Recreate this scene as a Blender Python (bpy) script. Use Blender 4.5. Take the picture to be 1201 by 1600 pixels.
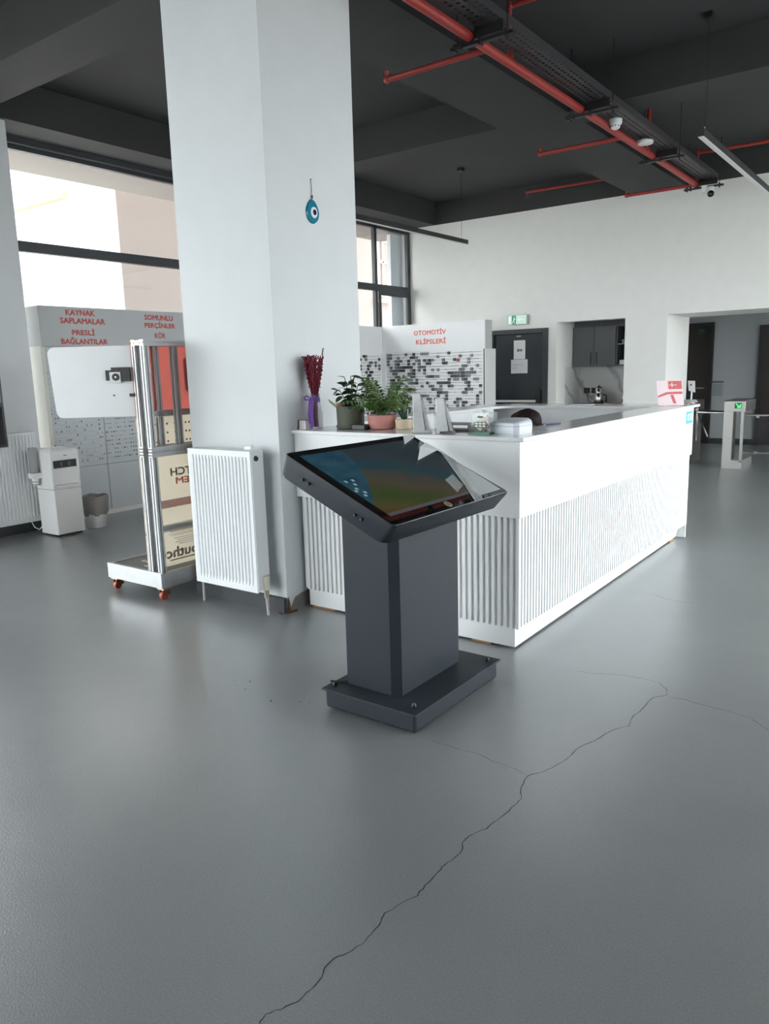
import bpy, math, random
from mathutils import Vector, Matrix

random.seed(7)
for o in list(bpy.data.objects):
    bpy.data.objects.remove(o, do_unlink=True)
scene = bpy.context.scene
COL = scene.collection
PI = math.pi

# ------------------------------------------------------------------ camera
F_PX = 1191.99
YAW, PITCH, ROLL = math.radians(36.593), math.radians(-10.524), math.radians(-1.569)
fw = Vector((-math.sin(YAW)*math.cos(PITCH), math.cos(YAW)*math.cos(PITCH), math.sin(PITCH)))
rt = Vector((math.cos(YAW), math.sin(YAW), 0))
up = rt.cross(fw)
r2 = rt*math.cos(ROLL) + up*math.sin(ROLL)
u2 = up*math.cos(ROLL) - rt*math.sin(ROLL)
cam_data = bpy.data.cameras.new('camera')
cam_data.sensor_fit = 'HORIZONTAL'
cam_data.sensor_width = 36.0
cam_data.lens = F_PX*36.0/1201.0
cam_data.clip_start = 0.05
cam_data.clip_end = 300
cam = bpy.data.objects.new('camera', cam_data)
M3 = Matrix((r2, u2, -fw)).transposed()
cam.matrix_world = Matrix.Translation((0, 0, 1.5)) @ M3.to_4x4()
COL.objects.link(cam)
scene.camera = cam

# ------------------------------------------------------------------ sky, exposure
world = bpy.data.worlds.new('overcast_sky')
scene.world = world
world.use_nodes = True
bg = world.node_tree.nodes['Background']
bg.inputs['Color'].default_value = (0.95, 0.975, 1.0, 1)
bg.inputs['Strength'].default_value = 5.0
scene.view_settings.view_transform = 'Standard'
scene.view_settings.look = 'None'
scene.view_settings.gamma = 1.0
scene.view_settings.use_curve_mapping = False
scene.view_settings.exposure = 0.85

# ------------------------------------------------------------------ materials
MATS = {}
def mat(name, col, rough=0.5, metal=0.0, var=0.04, vscale=6.0, bump=0.0, bscale=60.0, spec=0.5,
        emit=None, estr=0.0, trans=0.0, alpha=1.0, coat=0.0):
    if name in MATS:
        return MATS[name]
    m = bpy.data.materials.new(name)
    m.use_nodes = True
    nt = m.node_tree
    b = nt.nodes['Principled BSDF']
    tc = nt.nodes.new('ShaderNodeTexCoord')
    nz = nt.nodes.new('ShaderNodeTexNoise')
    nz.inputs['Scale'].default_value = vscale
    nz.inputs['Detail'].default_value = 4
    nt.links.new(tc.outputs['Object'], nz.inputs['Vector'])
    mx = nt.nodes.new('ShaderNodeMix'); mx.data_type = 'RGBA'
    lo = [max(0, c*(1-var)) for c in col]; hi = [min(1, c*(1+var)) for c in col]
    mx.inputs[6].default_value = (*lo, 1); mx.inputs[7].default_value = (*hi, 1)
    nt.links.new(nz.outputs['Fac'], mx.inputs[0])
    nt.links.new(mx.outputs[2], b.inputs['Base Color'])
    b.inputs['Roughness'].default_value = rough
    b.inputs['Metallic'].default_value = metal
    b.inputs['Specular IOR Level'].default_value = spec
    b.inputs['Transmission Weight'].default_value = trans
    b.inputs['Alpha'].default_value = alpha
    b.inputs['Coat Weight'].default_value = coat
    if emit:
        b.inputs['Emission Color'].default_value = (*emit, 1)
        b.inputs['Emission Strength'].default_value = estr
    if bump:
        n2 = nt.nodes.new('ShaderNodeTexNoise')
        n2.inputs['Scale'].default_value = bscale
        n2.inputs['Detail'].default_value = 3
        nt.links.new(tc.outputs['Object'], n2.inputs['Vector'])
        bp = nt.nodes.new('ShaderNodeBump')
        bp.inputs['Strength'].default_value = bump
        bp.inputs['Distance'].default_value = 0.004
        nt.links.new(n2.outputs['Fac'], bp.inputs['Height'])
        nt.links.new(bp.outputs['Normal'], b.inputs['Normal'])
    MATS[name] = m
    return m

def glass_mat(name, tint=(1, 1, 1), refl=0.08, rough=0.0, milky=0.0):
    if name in MATS: return MATS[name]
    m = bpy.data.materials.new(name); m.use_nodes = True
    nt = m.node_tree
    for n in list(nt.nodes): nt.nodes.remove(n)
    out = nt.nodes.new('ShaderNodeOutputMaterial')
    tr = nt.nodes.new('ShaderNodeBsdfTransparent'); tr.inputs[0].default_value = (*tint, 1)
    gl = nt.nodes.new('ShaderNodeBsdfGlossy'); gl.inputs['Roughness'].default_value = rough
    lw = nt.nodes.new('ShaderNodeLayerWeight'); lw.inputs[0].default_value = 0.5
    pw = nt.nodes.new('ShaderNodeMath'); pw.operation = 'POWER'; pw.inputs[1].default_value = 4.0
    nt.links.new(lw.outputs['Facing'], pw.inputs[0])
    fr = nt.nodes.new('ShaderNodeMath'); fr.operation = 'MULTIPLY_ADD'; fr.inputs[1].default_value = 0.6; fr.inputs[2].default_value = refl*0.35
    nt.links.new(pw.outputs[0], fr.inputs[0])
    mx = nt.nodes.new('ShaderNodeMixShader')
    nt.links.new(fr.outputs[0], mx.inputs[0]); nt.links.new(tr.outputs[0], mx.inputs[1]); nt.links.new(gl.outputs[0], mx.inputs[2])
    last = mx
    if milky > 0:
        df = nt.nodes.new('ShaderNodeBsdfDiffuse'); df.inputs[0].default_value = (0.85, 0.87, 0.88, 1)
        m2 = nt.nodes.new('ShaderNodeMixShader'); m2.inputs[0].default_value = milky
        nt.links.new(mx.outputs[0], m2.inputs[1]); nt.links.new(df.outputs[0], m2.inputs[2]); last = m2
    nt.links.new(last.outputs[0], out.inputs[0])
    MATS[name] = m
    return m

WALL = mat('white_wall_paint', (0.80, 0.80, 0.775), 0.85, bump=0.05, bscale=90)
COLW = mat('cool_lit_column_paint', (0.70, 0.73, 0.75), 0.8, bump=0.06, bscale=70, var=0.03)  # bluish cast of the cooler near light is mixed into this colour
BLACK = mat('black_ceiling_paint', (0.036, 0.036, 0.038), 0.75, var=0.12, vscale=3, bump=0.05)
DARKF = mat('anthracite_frame', (0.035, 0.040, 0.046), 0.45)
DARKBASE = mat('dark_skirting', (0.045, 0.05, 0.056), 0.6, var=0.12)
WHITE = mat('white_laminate', (0.80, 0.815, 0.83), 0.42, var=0.015)
WHITEG = mat('white_gloss_top', (0.80, 0.81, 0.82), 0.10, var=0.015)
SLATW = mat('white_slat', (0.80, 0.815, 0.825), 0.45, var=0.01)
KIOSK = mat('kiosk_grey_powder_coat', (0.020, 0.0265, 0.036), 0.5, bump=0.1, bscale=900, var=0.05, spec=0.3)
BLK = mat('black_plastic', (0.012, 0.012, 0.013), 0.4)
BLKG = mat('black_glass', (0.006, 0.006, 0.007), 0.03)
ALU = mat('aluminium', (0.50, 0.51, 0.52), 0.42, metal=0.6, var=0.06, vscale=20)
STEEL = mat('brushed_steel', (0.52, 0.51, 0.49), 0.38, metal=0.85, var=0.06, vscale=30)
CHROME = mat('chrome', (0.75, 0.75, 0.75), 0.15, metal=1.0)
RADW = mat('radiator_enamel', (0.76, 0.79, 0.81), 0.35, var=0.012)
REDP = mat('red_pipe_paint', (0.33, 0.030, 0.024), 0.45, var=0.12, vscale=9)
REDT = mat('red_lettering', (0.50, 0.07, 0.06), 0.6, var=0.03)
PAPER = mat('paper', (0.86, 0.86, 0.87), 0.8, var=0.02)
INK = mat('ink', (0.08, 0.08, 0.09), 0.8)
GREYINK = mat('grey_ink', (0.35, 0.35, 0.34), 0.8)
TRAYM = mat('cable_tray_metal', (0.055, 0.055, 0.058), 0.45, metal=0.3)
CREAM = mat('cream_board', (0.80, 0.74, 0.64), 0.5, var=0.03)
DISPG = mat('grey_display_board', (0.50, 0.53, 0.55), 0.5, var=0.04)
DISPH = mat('grey_display_header', (0.47, 0.49, 0.50), 0.55, var=0.03)
GLASS = glass_mat('window_glass', (0.97, 0.985, 0.98))

def floor_mat():
    m = bpy.data.materials.new('grey_epoxy_floor'); m.use_nodes = True
    nt = m.node_tree; b = nt.nodes['Principled BSDF']
    tc = nt.nodes.new('ShaderNodeTexCoord')
    n1 = nt.nodes.new('ShaderNodeTexNoise'); n1.inputs['Scale'].default_value = 0.9; n1.inputs['Detail'].default_value = 5
    n2 = nt.nodes.new('ShaderNodeTexNoise'); n2.inputs['Scale'].default_value = 160; n2.inputs['Detail'].default_value = 2
    n3 = nt.nodes.new('ShaderNodeTexNoise'); n3.inputs['Scale'].default_value = 7; n3.inputs['Detail'].default_value = 6
    for n in (n1, n2, n3): nt.links.new(tc.outputs['Object'], n.inputs['Vector'])
    r = nt.nodes.new('ShaderNodeValToRGB')
    r.color_ramp.elements[0].position = 0.3; r.color_ramp.elements[0].color = (0.198, 0.213, 0.217, 1)
    r.color_ramp.elements[1].position = 0.7; r.color_ramp.elements[1].color = (0.240, 0.255, 0.258, 1)
    nt.links.new(n1.outputs['Fac'], r.inputs[0])
    mx = nt.nodes.new('ShaderNodeMix'); mx.data_type = 'RGBA'; mx.blend_type = 'MULTIPLY'
    mx.inputs[0].default_value = 1.0
    rr = nt.nodes.new('ShaderNodeValToRGB')
    rr.color_ramp.elements[0].position = 0.35; rr.color_ramp.elements[0].color = (0.88, 0.88, 0.88, 1)
    rr.color_ramp.elements[1].position = 0.65; rr.color_ramp.elements[1].color = (1.06, 1.06, 1.06, 1)
    nt.links.new(n2.outputs['Fac'], rr.inputs[0])
    nt.links.new(r.outputs[0], mx.inputs[6]); nt.links.new(rr.outputs[0], mx.inputs[7])
    nt.links.new(mx.outputs[2], b.inputs['Base Color'])
    mr = nt.nodes.new('ShaderNodeMapRange')
    mr.inputs['To Min'].default_value = 0.26; mr.inputs['To Max'].default_value = 0.38
    nt.links.new(n3.outputs['Fac'], mr.inputs['Value']); nt.links.new(mr.outputs[0], b.inputs['Roughness'])
    bp = nt.nodes.new('ShaderNodeBump'); bp.inputs['Strength'].default_value = 0.40; bp.inputs['Distance'].default_value = 0.003
    nt.links.new(n2.outputs['Fac'], bp.inputs['Height']); nt.links.new(bp.outputs['Normal'], b.inputs['Normal'])
    b.inputs['Specular IOR Level'].default_value = 0.7
    b.inputs['Coat Weight'].default_value = 0.7
    b.inputs['Coat Roughness'].default_value = 0.28
    return m
FLOOR = floor_mat()
def translucent(name, col, k=0.5):
    if name in MATS: return MATS[name]
    m = bpy.data.materials.new(name); m.use_nodes = True
    nt = m.node_tree
    for n in list(nt.nodes): nt.nodes.remove(n)
    out = nt.nodes.new('ShaderNodeOutputMaterial')
    tc = nt.nodes.new('ShaderNodeTexCoord'); nz = nt.nodes.new('ShaderNodeTexNoise'); nz.inputs['Scale'].default_value = 3
    nt.links.new(tc.outputs['Object'], nz.inputs['Vector'])
    mx = nt.nodes.new('ShaderNodeMix'); mx.data_type = 'RGBA'; nt.links.new(nz.outputs['Fac'], mx.inputs[0])
    mx.inputs[6].default_value = (*[c*.96 for c in col], 1); mx.inputs[7].default_value = (*[min(1, c*1.03) for c in col], 1)
    d = nt.nodes.new('ShaderNodeBsdfDiffuse'); t = nt.nodes.new('ShaderNodeBsdfTranslucent')
    for q in (d, t): nt.links.new(mx.outputs[2], q.inputs[0])
    ms = nt.nodes.new('ShaderNodeMixShader'); ms.inputs[0].default_value = k
    nt.links.new(d.outputs[0], ms.inputs[1]); nt.links.new(t.outputs[0], ms.inputs[2]); nt.links.new(ms.outputs[0], out.inputs[0])
    MATS[name] = m; return m

def marble_mat():
    m = bpy.data.materials.new('marble_splashback'); m.use_nodes = True
    nt = m.node_tree; b = nt.nodes['Principled BSDF']
    tc = nt.nodes.new('ShaderNodeTexCoord')
    w = nt.nodes.new('ShaderNodeTexWave'); w.inputs['Scale'].default_value = 0.9; w.inputs['Distortion'].default_value = 9
    w.inputs['Detail'].default_value = 4; w.bands_direction = 'DIAGONAL'
    nt.links.new(tc.outputs['Object'], w.inputs['Vector'])
    r = nt.nodes.new('ShaderNodeValToRGB')
    r.color_ramp.elements[0].position = 0.0; r.color_ramp.elements[0].color = (0.38, 0.38, 0.38, 1)
    r.color_ramp.elements[1].position = 0.12; r.color_ramp.elements[1].color = (0.66, 0.66, 0.65, 1)
    nt.links.new(w.outputs['Fac'], r.inputs[0]); nt.links.new(r.outputs[0], b.inputs['Base Color'])
    b.inputs['Roughness'].default_value = 0.3
    return m
MARBLE = marble_mat()

def screen_mat():
    # a wallpaper picture: blue sea on the left, green-brown land, teal water and haze
    m = bpy.data.materials.new('screen_picture'); m.use_nodes = True
    nt = m.node_tree; b = nt.nodes['Principled BSDF']
    uv = nt.nodes.new('ShaderNodeUVMap')
    sx = nt.nodes.new('ShaderNodeSeparateXYZ'); nt.links.new(uv.outputs[0], sx.inputs[0])
    nz = nt.nodes.new('ShaderNodeTexNoise'); nz.inputs['Scale'].default_value = 4.5; nz.inputs['Detail'].default_value = 5
    nt.links.new(uv.outputs[0], nz.inputs['Vector'])
    def math_(op, a, bb):
        n = nt.nodes.new('ShaderNodeMath'); n.operation = op
        for i, v in enumerate((a, bb)):
            if isinstance(v, (int, float)): n.inputs[i].default_value = v
            else: nt.links.new(v, n.inputs[i])
        return n.outputs[0]
    # land picture by distance from the bottom (v) with noise
    w0 = math_('ADD', math_('MULTIPLY', sx.outputs['Y'], 0.52), math_('MULTIPLY', sx.outputs['X'], 0.47))
    v2 = math_('ADD', w0, math_('MULTIPLY', math_('SUBTRACT', nz.outputs['Fac'], 0.5), 0.22))
    land = nt.nodes.new('ShaderNodeValToRGB'); cr = land.color_ramp
    cr.elements[0].position = 0.0; cr.elements[0].color = (0.110, 0.045, 0.018, 1)
    cr.elements[1].position = 1.0; cr.elements[1].color = (0.045, 0.055, 0.065, 1)
    for p, c in ((0.10, (0.085, 0.080, 0.020)), (0.22, (0.045, 0.075, 0.014)), (0.36, (0.085, 0.070, 0.040)),
                 (0.46, (0.060, 0.062, 0.052)), (0.54, (0.010, 0.062, 0.078)), (0.64, (0.035, 0.048, 0.055)), (0.78, (0.018, 0.040, 0.050))):
        e = cr.elements.new(p); e.color = (*c, 1)
    nt.links.new(v2, land.inputs[0])
    nz2 = nt.nodes.new('ShaderNodeTexNoise'); nz2.inputs['Scale'].default_value = 7
    nt.links.new(uv.outputs[0], nz2.inputs['Vector'])
    sea = nt.nodes.new('ShaderNodeValToRGB')
    sea.color_ramp.elements[0].position = 0.35; sea.color_ramp.elements[0].color = (0.008, 0.055, 0.10, 1)
    sea.color_ramp.elements[1].position = 0.68; sea.color_ramp.elements[1].color = (0.030, 0.110, 0.150, 1)
    nt.links.new(nz2.outputs['Fac'], sea.inputs[0])
    # shoreline: u < 0.26 + 0.28 v(1-v) with noise
    sh = math_('SUBTRACT', 0.31, math_('MULTIPLY', 0.31, math_('POWER', math_('DIVIDE', math_('SUBTRACT', 1.0, sx.outputs['Y']), 0.82), 1.9)))
    sh = math_('ADD', sh, math_('MULTIPLY', math_('SUBTRACT', nz.outputs['Fac'], 0.5), 0.07))
    fac = math_('GREATER_THAN', sx.outputs['X'], sh)
    mx = nt.nodes.new('ShaderNodeMix'); mx.data_type = 'RGBA'
    nt.links.new(fac, mx.inputs[0]); nt.links.new(sea.outputs[0], mx.inputs[6]); nt.links.new(land.outputs[0], mx.inputs[7])
    b.inputs['Base Color'].default_value = (0.01, 0.01, 0.012, 1)
    nt.links.new(mx.outputs[2], b.inputs['Emission Color'])
    b.inputs['Emission Strength'].default_value = 0.30
    b.inputs['Roughness'].default_value = 0.12
    return m
SCREEN = screen_mat()

# ------------------------------------------------------------------ mesh building
class MB:
    def __init__(self): self.v = []; self.f = []
    def add(self, vs, fs):
        n = len(self.v); self.v += [tuple(p) for p in vs]; self.f += [tuple(i+n for i in f) for f in fs]; return self
    def box(self, x0, x1, y0, y1, z0, z1):
        x0, x1 = min(x0, x1), max(x0, x1); y0, y1 = min(y0, y1), max(y0, y1); z0, z1 = min(z0, z1), max(z0, z1)
        return self.hexa([(x0, y0, z0), (x1, y0, z0), (x1, y1, z0), (x0, y1, z0)], [(x0, y0, z1), (x1, y0, z1), (x1, y1, z1), (x0, y1, z1)])
    def hexa(self, bot, top):
        return self.loft([bot, top])
    def loft(self, rings, cap0=True, cap1=True, closed=True):
        n = len(rings[0]); vs = [p for r in rings for p in r]; fs = []
        for k in range(len(rings)-1):
            for i in range(n if closed else n-1):
                j = (i+1) % n
                fs.append((k*n+i, k*n+j, (k+1)*n+j, (k+1)*n+i))
        if cap0: fs.append(tuple(reversed(range(n))))
        if cap1: fs.append(tuple((len(rings)-1)*n+i for i in range(n)))
        return self.add(vs, fs)
    def tube(self, pts, r, n=8):
        pts = [Vector(p) for p in pts]; rings = []
        ref = None
        for i, p in enumerate(pts):
            t = (pts[min(i+1, len(pts)-1)] - pts[max(i-1, 0)]).normalized()
            if ref is None:
                ref = Vector((0, 0, 1)) if abs(t.z) < 0.9 else Vector((1, 0, 0))
            a = (ref - t*ref.dot(t)).normalized(); b = t.cross(a); ref = a
            rr = r[i] if isinstance(r, (list, tuple)) else r
            rings.append([p + a*math.cos(2*PI*k/n)*rr + b*math.sin(2*PI*k/n)*rr for k in range(n)])
        return self.loft(rings)
    def lathe(self, c, prof, n=20, sx=1, sy=1):
        rings = [[(c[0]+r*sx*math.cos(2*PI*k/n), c[1]+r*sy*math.sin(2*PI*k/n), c[2]+z) for k in range(n)] for r, z in prof]
        return self.loft(rings)
    def ball(self, c, rx, ry, rz, n=14, m=8):
        prof = [[(c[0]+rx*math.sin(PI*j/m)*math.cos(2*PI*k/n), c[1]+ry*math.sin(PI*j/m)*math.sin(2*PI*k/n), c[2]-rz*math.cos(PI*j/m)) for k in range(n)] for j in range(1, m)]
        return self.loft(prof)
    def quad(self, a, b, c, d): return self.add([a, b, c, d], [(0, 1, 2, 3)])
    def plate(self, pts, n, t):
        """a polygon (3D points) given thickness t along n"""
        n = Vector(n)
        lo = [Vector(p) for p in pts]; hi = [p + n*t for p in lo]
        return self.loft([lo, hi])

def root_loc(parent):
    p = parent
    while p.parent: p = p.parent
    return Vector(p.location)

def props(o, label=None, cat=None, group=None, kind=None):
    if label: o['label'] = label
    if cat: o['category'] = cat
    if group: o['group'] = group
    if kind: o['kind'] = kind
    return o

def obj(name, mb, m, parent=None, smooth=False, bevel=0.0, kind=None, label=None, xf=None, keep=False):
    vs = [Vector(p) for p in mb.v]
    if xf is not None: vs = [xf @ p for p in vs]
    loc = Vector((0, 0, 0))
    if parent is not None:
        off = root_loc(parent)
    elif keep:
        off = Vector((0, 0, 0))
    else:
        xs = [p.x for p in vs]; ys = [p.y for p in vs]; zs = [p.z for p in vs]
        off = Vector(((min(xs)+max(xs))/2, (min(ys)+max(ys))/2, min(zs))); loc = off
    me = bpy.data.meshes.new(name)
    me.from_pydata([p-off for p in vs], [], mb.f)
    me.update()
    import bmesh
    bm = bmesh.new(); bm.from_mesh(me); bmesh.ops.recalc_face_normals(bm, faces=bm.faces); bm.to_mesh(me); bm.free()
    if smooth:
        for p in me.polygons: p.use_smooth = True
        try: me.set_sharp_from_angle(angle=math.radians(40))
        except Exception: pass
    me.materials.append(m)
    o = bpy.data.objects.new(name, me); COL.objects.link(o)
    o.location = loc
    if parent is not None: o.parent = parent
    if bevel:
        bv = o.modifiers.new('bevel', 'BEVEL'); bv.width = bevel; bv.segments = 2; bv.limit_method = 'ANGLE'
    if kind: o['kind'] = kind
    if label: o['label'] = label
    return o

def thing(name, label, cat, loc=(0, 0, 0), group=None, kind=None):
    o = bpy.data.objects.new(name, None); COL.objects.link(o)
    o.empty_display_size = 0.1; o.location = loc
    return props(o, label, cat, group, kind)

def box(name, m, parent, x0, x1, y0, y1, z0, z1, **k):
    return obj(name, MB().box(x0, x1, y0, y1, z0, z1), m, parent, **k)

def inst(src, name, loc, parent, rot=None, scale=None):
    """another object that shares src's mesh; loc is in world space"""
    o = bpy.data.objects.new(name, src); COL.objects.link(o)
    o.parent = parent; o.location = Vector(loc) - root_loc(parent)
    if rot is not None: o.rotation_euler = rot
    if scale is not None: o.scale = scale
    return o

def mesh_of(mb, m, name='shared', smooth=False):
    me = bpy.data.meshes.new(name); me.from_pydata(mb.v, [], mb.f); me.update()
    import bmesh
    bm = bmesh.new(); bm.from_mesh(me); bmesh.ops.recalc_face_normals(bm, faces=bm.faces); bm.to_mesh(me); bm.free()
    if smooth:
        for p in me.polygons: p.use_smooth = True
    me.materials.append(m); return me

def text(name, s, m, parent, c, face, w, h, bold=0.038, mirror=False, depth=0.0015, label=None):
    """lettering as flat mesh: centred at c (world), facing 'x' (+X) or 'y' (-Y) or a 3x3 matrix, fitted to w x h"""
    cu = bpy.data.curves.new(name, 'FONT'); cu.body = s; cu.size = 1.0
    cu.align_x = 'CENTER'; cu.resolution_u = 2; cu.extrude = 0.0
    t = bpy.data.objects.new('tmp', cu); COL.objects.link(t)
    bpy.context.view_layer.update()
    dg = bpy.context.evaluated_depsgraph_get()
    m0 = bpy.data.meshes.new_from_object(t.evaluated_get(dg))
    bpy.data.objects.remove(t, do_unlink=True); bpy.data.curves.remove(cu)
    vs = []; fs = []
    for q, (dx, dy) in enumerate(((bold, 0), (-bold, 0), (0, bold), (0, -bold), (0, 0))):      # heavier strokes
        k = len(vs); vs += [(v.co.x+dx, v.co.y+dy, q*.0002) for v in m0.vertices]; fs += [tuple(k+i for i in p.vertices) for p in m0.polygons]
    bpy.data.meshes.remove(m0)
    me = bpy.data.meshes.new(name); me.from_pydata(vs, [], fs)
    xs = [v.co.x for v in me.vertices]; ys = [v.co.y for v in me.vertices]
    cx, cy = (min(xs)+max(xs))/2, (min(ys)+max(ys))/2
    sx, sy = w/(max(xs)-min(xs)), h/(max(ys)-min(ys))
    if face == 'x': R = Matrix(((0, 0, 1), (1, 0, 0), (0, 1, 0)))
    elif face == '-x': R = Matrix(((0, 0, -1), (-1, 0, 0), (0, 1, 0)))
    elif face == 'y': R = Matrix(((1, 0, 0), (0, 0, -1), (0, 1, 0)))
    else: R = face
    off = root_loc(parent)
    for v in me.vertices:
        v.co = R @ Vector(((v.co.x-cx)*sx, (v.co.y-cy)*sy, v.co.z)) + Vector(c) - off
    me.materials.clear(); me.materials.append(m)
    o = bpy.data.objects.new(name, me); COL.objects.link(o); o.parent = parent
    if label: o['label'] = label
    return o

# ================================================================== SETTING
ZB, ZS, YB, XW = 3.89, 4.25, 11.5, -7.83
RXC = 2.55
floor = obj('floor', MB().box(-8.0, RXC, -5.0, 16.0, -0.12, 0.0), FLOOR, kind='structure', keep=True)
CRACKM = mat('crack', (0.025, 0.027, 0.028), 0.9)
cracks = {
 'a': [(-1.181,1.044),(-1.189,1.072),(-1.167,1.104),(-1.15,1.144),(-1.149,1.192),(-1.152,1.227),(-1.163,1.252),(-1.168,1.295),(-1.149,1.338),(-1.139,1.38),(-1.14,1.423),(-1.147,1.477),(-1.159,1.508),(-1.148,1.554),(-1.122,1.62),(-1.13,1.673),(-1.13,1.729),(-1.133,1.77),(-1.125,1.813),(-1.125,1.879),(-1.144,1.919),(-1.137,1.973),(-1.116,2.021),(-1.107,2.116),(-1.101,2.214),(-1.106,2.259),(-1.136,2.315),(-1.15,2.402),(-1.114,2.464),(-1.096,2.527),(-1.079,2.621),(-1.076,2.709),(-1.045,2.8),(-1.018,2.924),(-0.975,2.994),(-0.991,3.091),(-0.982,3.188),(-0.979,3.332),(-0.939,3.391)],
 'b': [(-1.15,2.402),(-1.225,2.419),(-1.308,2.422),(-1.392,2.445),(-1.458,2.432),(-1.547,2.431),(-1.604,2.432)],
 'c': [(-0.935,3.377),(-0.951,3.451),(-1.005,3.513),(-1.062,3.522),(-1.128,3.517),(-1.217,3.498),(-1.298,3.455),(-1.389,3.436)],
 'd': [(-0.931,3.372),(-0.854,3.389),(-0.767,3.373),(-0.659,3.366),(-0.566,3.346),(-0.519,3.292),(-0.488,3.271),(-0.40,3.24)],
 'e': [(-1.478,4.939),(-1.374,4.869),(-1.27,4.852),(-1.195,4.866)]}
CW = {'a': 0.0013, 'b': 0.0008, 'c': 0.0010, 'd': 0.0010, 'e': 0.0014}
for k, pl in cracks.items():
    pts = []
    for i in range(len(pl)-1):
        a, b = Vector(pl[i]), Vector(pl[i+1]); n = 3
        for q in range(n):
            p = a.lerp(b, q/n)
            if q: p += Vector((random.uniform(-1, 1), random.uniform(-1, 1)))*0.004
            pts.append(p)
    pts.append(Vector(pl[-1]))
    mb = MB(); L = []; Rr = []
    for i, p in enumerate(pts):
        t = (pts[min(i+1, len(pts)-1)]-pts[max(i-1, 0)]).normalized(); nn = Vector((-t.y, t.x))
        w = CW[k]*random.uniform(0.6, 1.4)
        if i in (0, len(pts)-1) and k != 'a': w *= 0.3
        L.append((p.x+nn.x*w, p.y+nn.y*w, 0.0006)); Rr.append((p.x-nn.x*w, p.y-nn.y*w, 0.0006))
    nn = len(pts); mb.add(L+Rr, [(i, i+1, nn+i+1, nn+i) for i in range(nn-1)])
    obj('crack', mb, CRACKM, floor)
SCUFF = mat('scuff', (0.07, 0.072, 0.075), 0.9)
for (x, y) in [(-2.754,2.418),(-2.696,2.381),(-2.63,2.378),(-2.678,2.458),(-2.429,2.353),(-2.306,2.416),(-2.268,2.432),(-3.059,3.274)]:
    a = random.uniform(0, PI); d = Vector((math.cos(a), math.sin(a)))*random.uniform(0.008, 0.02)
    mb = MB(); c = Vector((x, y)); e = Vector((-d.y, d.x))*0.16; mid = c + e*2.2
    mb.add([(*(c-d), .0006), (*(mid-e), .0006), (*(c+d), .0006), (*(mid+e*1.4), .0006)], [(0, 1, 2, 3)])
    obj('scuff_mark', mb, SCUFF, floor)

# ceiling slab and down-stand beams
ceiling = obj('ceiling', MB().box(-8.0, RXC, -5.0, 12.1, ZS, ZS+0.15), BLACK, kind='structure', keep=True)
def beam(x0, x1, y0, y1, z0=ZB): box('beam', BLACK, ceiling, x0, x1, y0, y1, z0, ZS)
beam(-3.97, -3.21, -5, YB)                     # over the column
beam(1.6, 2.3, -5, YB)
beam(-7.75, -7.30, -5, YB)                     # along the windows
for (y0, y1) in ((3.41, 3.87), (7.46, 7.88), (-0.7, -0.24)):
    for (x0, x1) in ((-7.30, -3.97), (-3.21, 1.6)):
        beam(x0, x1, y0, y1)
box('window_head_box', DARKF, ceiling, -8.0, -7.75, 4.1, YB, 3.83, ZS)
box('window_head_box', DARKF, ceiling, -8.0, -7.75, -5, 4.1, 3.83, ZS)

# back wall with the door opening, kitchen niche and corridor opening
NX0, NX1, NZ = -5.08, -4.0, 2.165
OX0, OZ = -3.386, 2.178
DX0, DX1, DZ = -6.28, -5.22, 2.09
wb = MB()
wb.box(-8.0, DX0, YB, YB+0.25, 0, ZB)
wb.box(DX0, DX1, YB, YB+0.25, DZ, ZB)
wb.box(DX1, NX0, YB, YB+0.25, 0, ZB)
wb.box(NX0, NX1, YB, YB+0.25, NZ, ZB)
wb.box(NX1, OX0, YB, 12.62, 0, ZB)
wb.box(OX0, 0.2, YB, 12.62, OZ, ZB)
wb.box(0.2, RXC, YB, 12.62, 0, ZB)
# niche side wall and back
wb.box(NX0-0.1, NX0, YB+0.25, 12.6, 0, 2.4)
wb.box(NX0, NX1+0.02, 12.45, 12.6, 0, 2.4)
wb.box(NX0, NX1+0.02, YB+0.25, 12.6, 2.3, 2.4)
wall_back = obj('wall_back', wb, WALL, kind='structure', keep=True)
box('black_band', BLACK, wall_back, -8.0, 2.3, YB-0.012, YB+0.2, ZB, ZS)
# corridor behind the opening
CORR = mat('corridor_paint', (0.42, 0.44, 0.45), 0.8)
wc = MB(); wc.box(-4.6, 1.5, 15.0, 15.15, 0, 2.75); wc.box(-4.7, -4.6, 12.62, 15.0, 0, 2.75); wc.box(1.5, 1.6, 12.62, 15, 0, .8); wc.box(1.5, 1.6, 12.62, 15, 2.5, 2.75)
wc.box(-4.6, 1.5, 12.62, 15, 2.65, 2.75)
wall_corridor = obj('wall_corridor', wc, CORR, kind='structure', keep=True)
w5 = thing('added_corridor_window', None, None, (1.55, 13.8, .8), kind='structure')  # unseen window, added to bring daylight into the corridor
box('pane', GLASS, w5, 1.545, 1.555, 12.66, 14.96, .84, 2.46)
obj('frame', MB().box(1.5, 1.6, 12.62, 12.66, .8, 2.5).box(1.5, 1.6, 14.96, 15, .8, 2.5).box(1.5, 1.6, 12.66, 14.96, .8, .84).box(1.5, 1.6, 12.66, 14.96, 2.46, 2.5), DARKF, w5)
obj('baseboard_corridor', MB().box(-3.57, -2.81, 14.985, 15.0, 0, 0.1), DARKBASE, kind='structure', keep=True)
DKWOOD = mat('dark_brown_door', (0.030, 0.024, 0.022), 0.55, var=0.25, vscale=14)
DKFR = mat('dark_door_frame', (0.018, 0.018, 0.02), 0.5)
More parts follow.
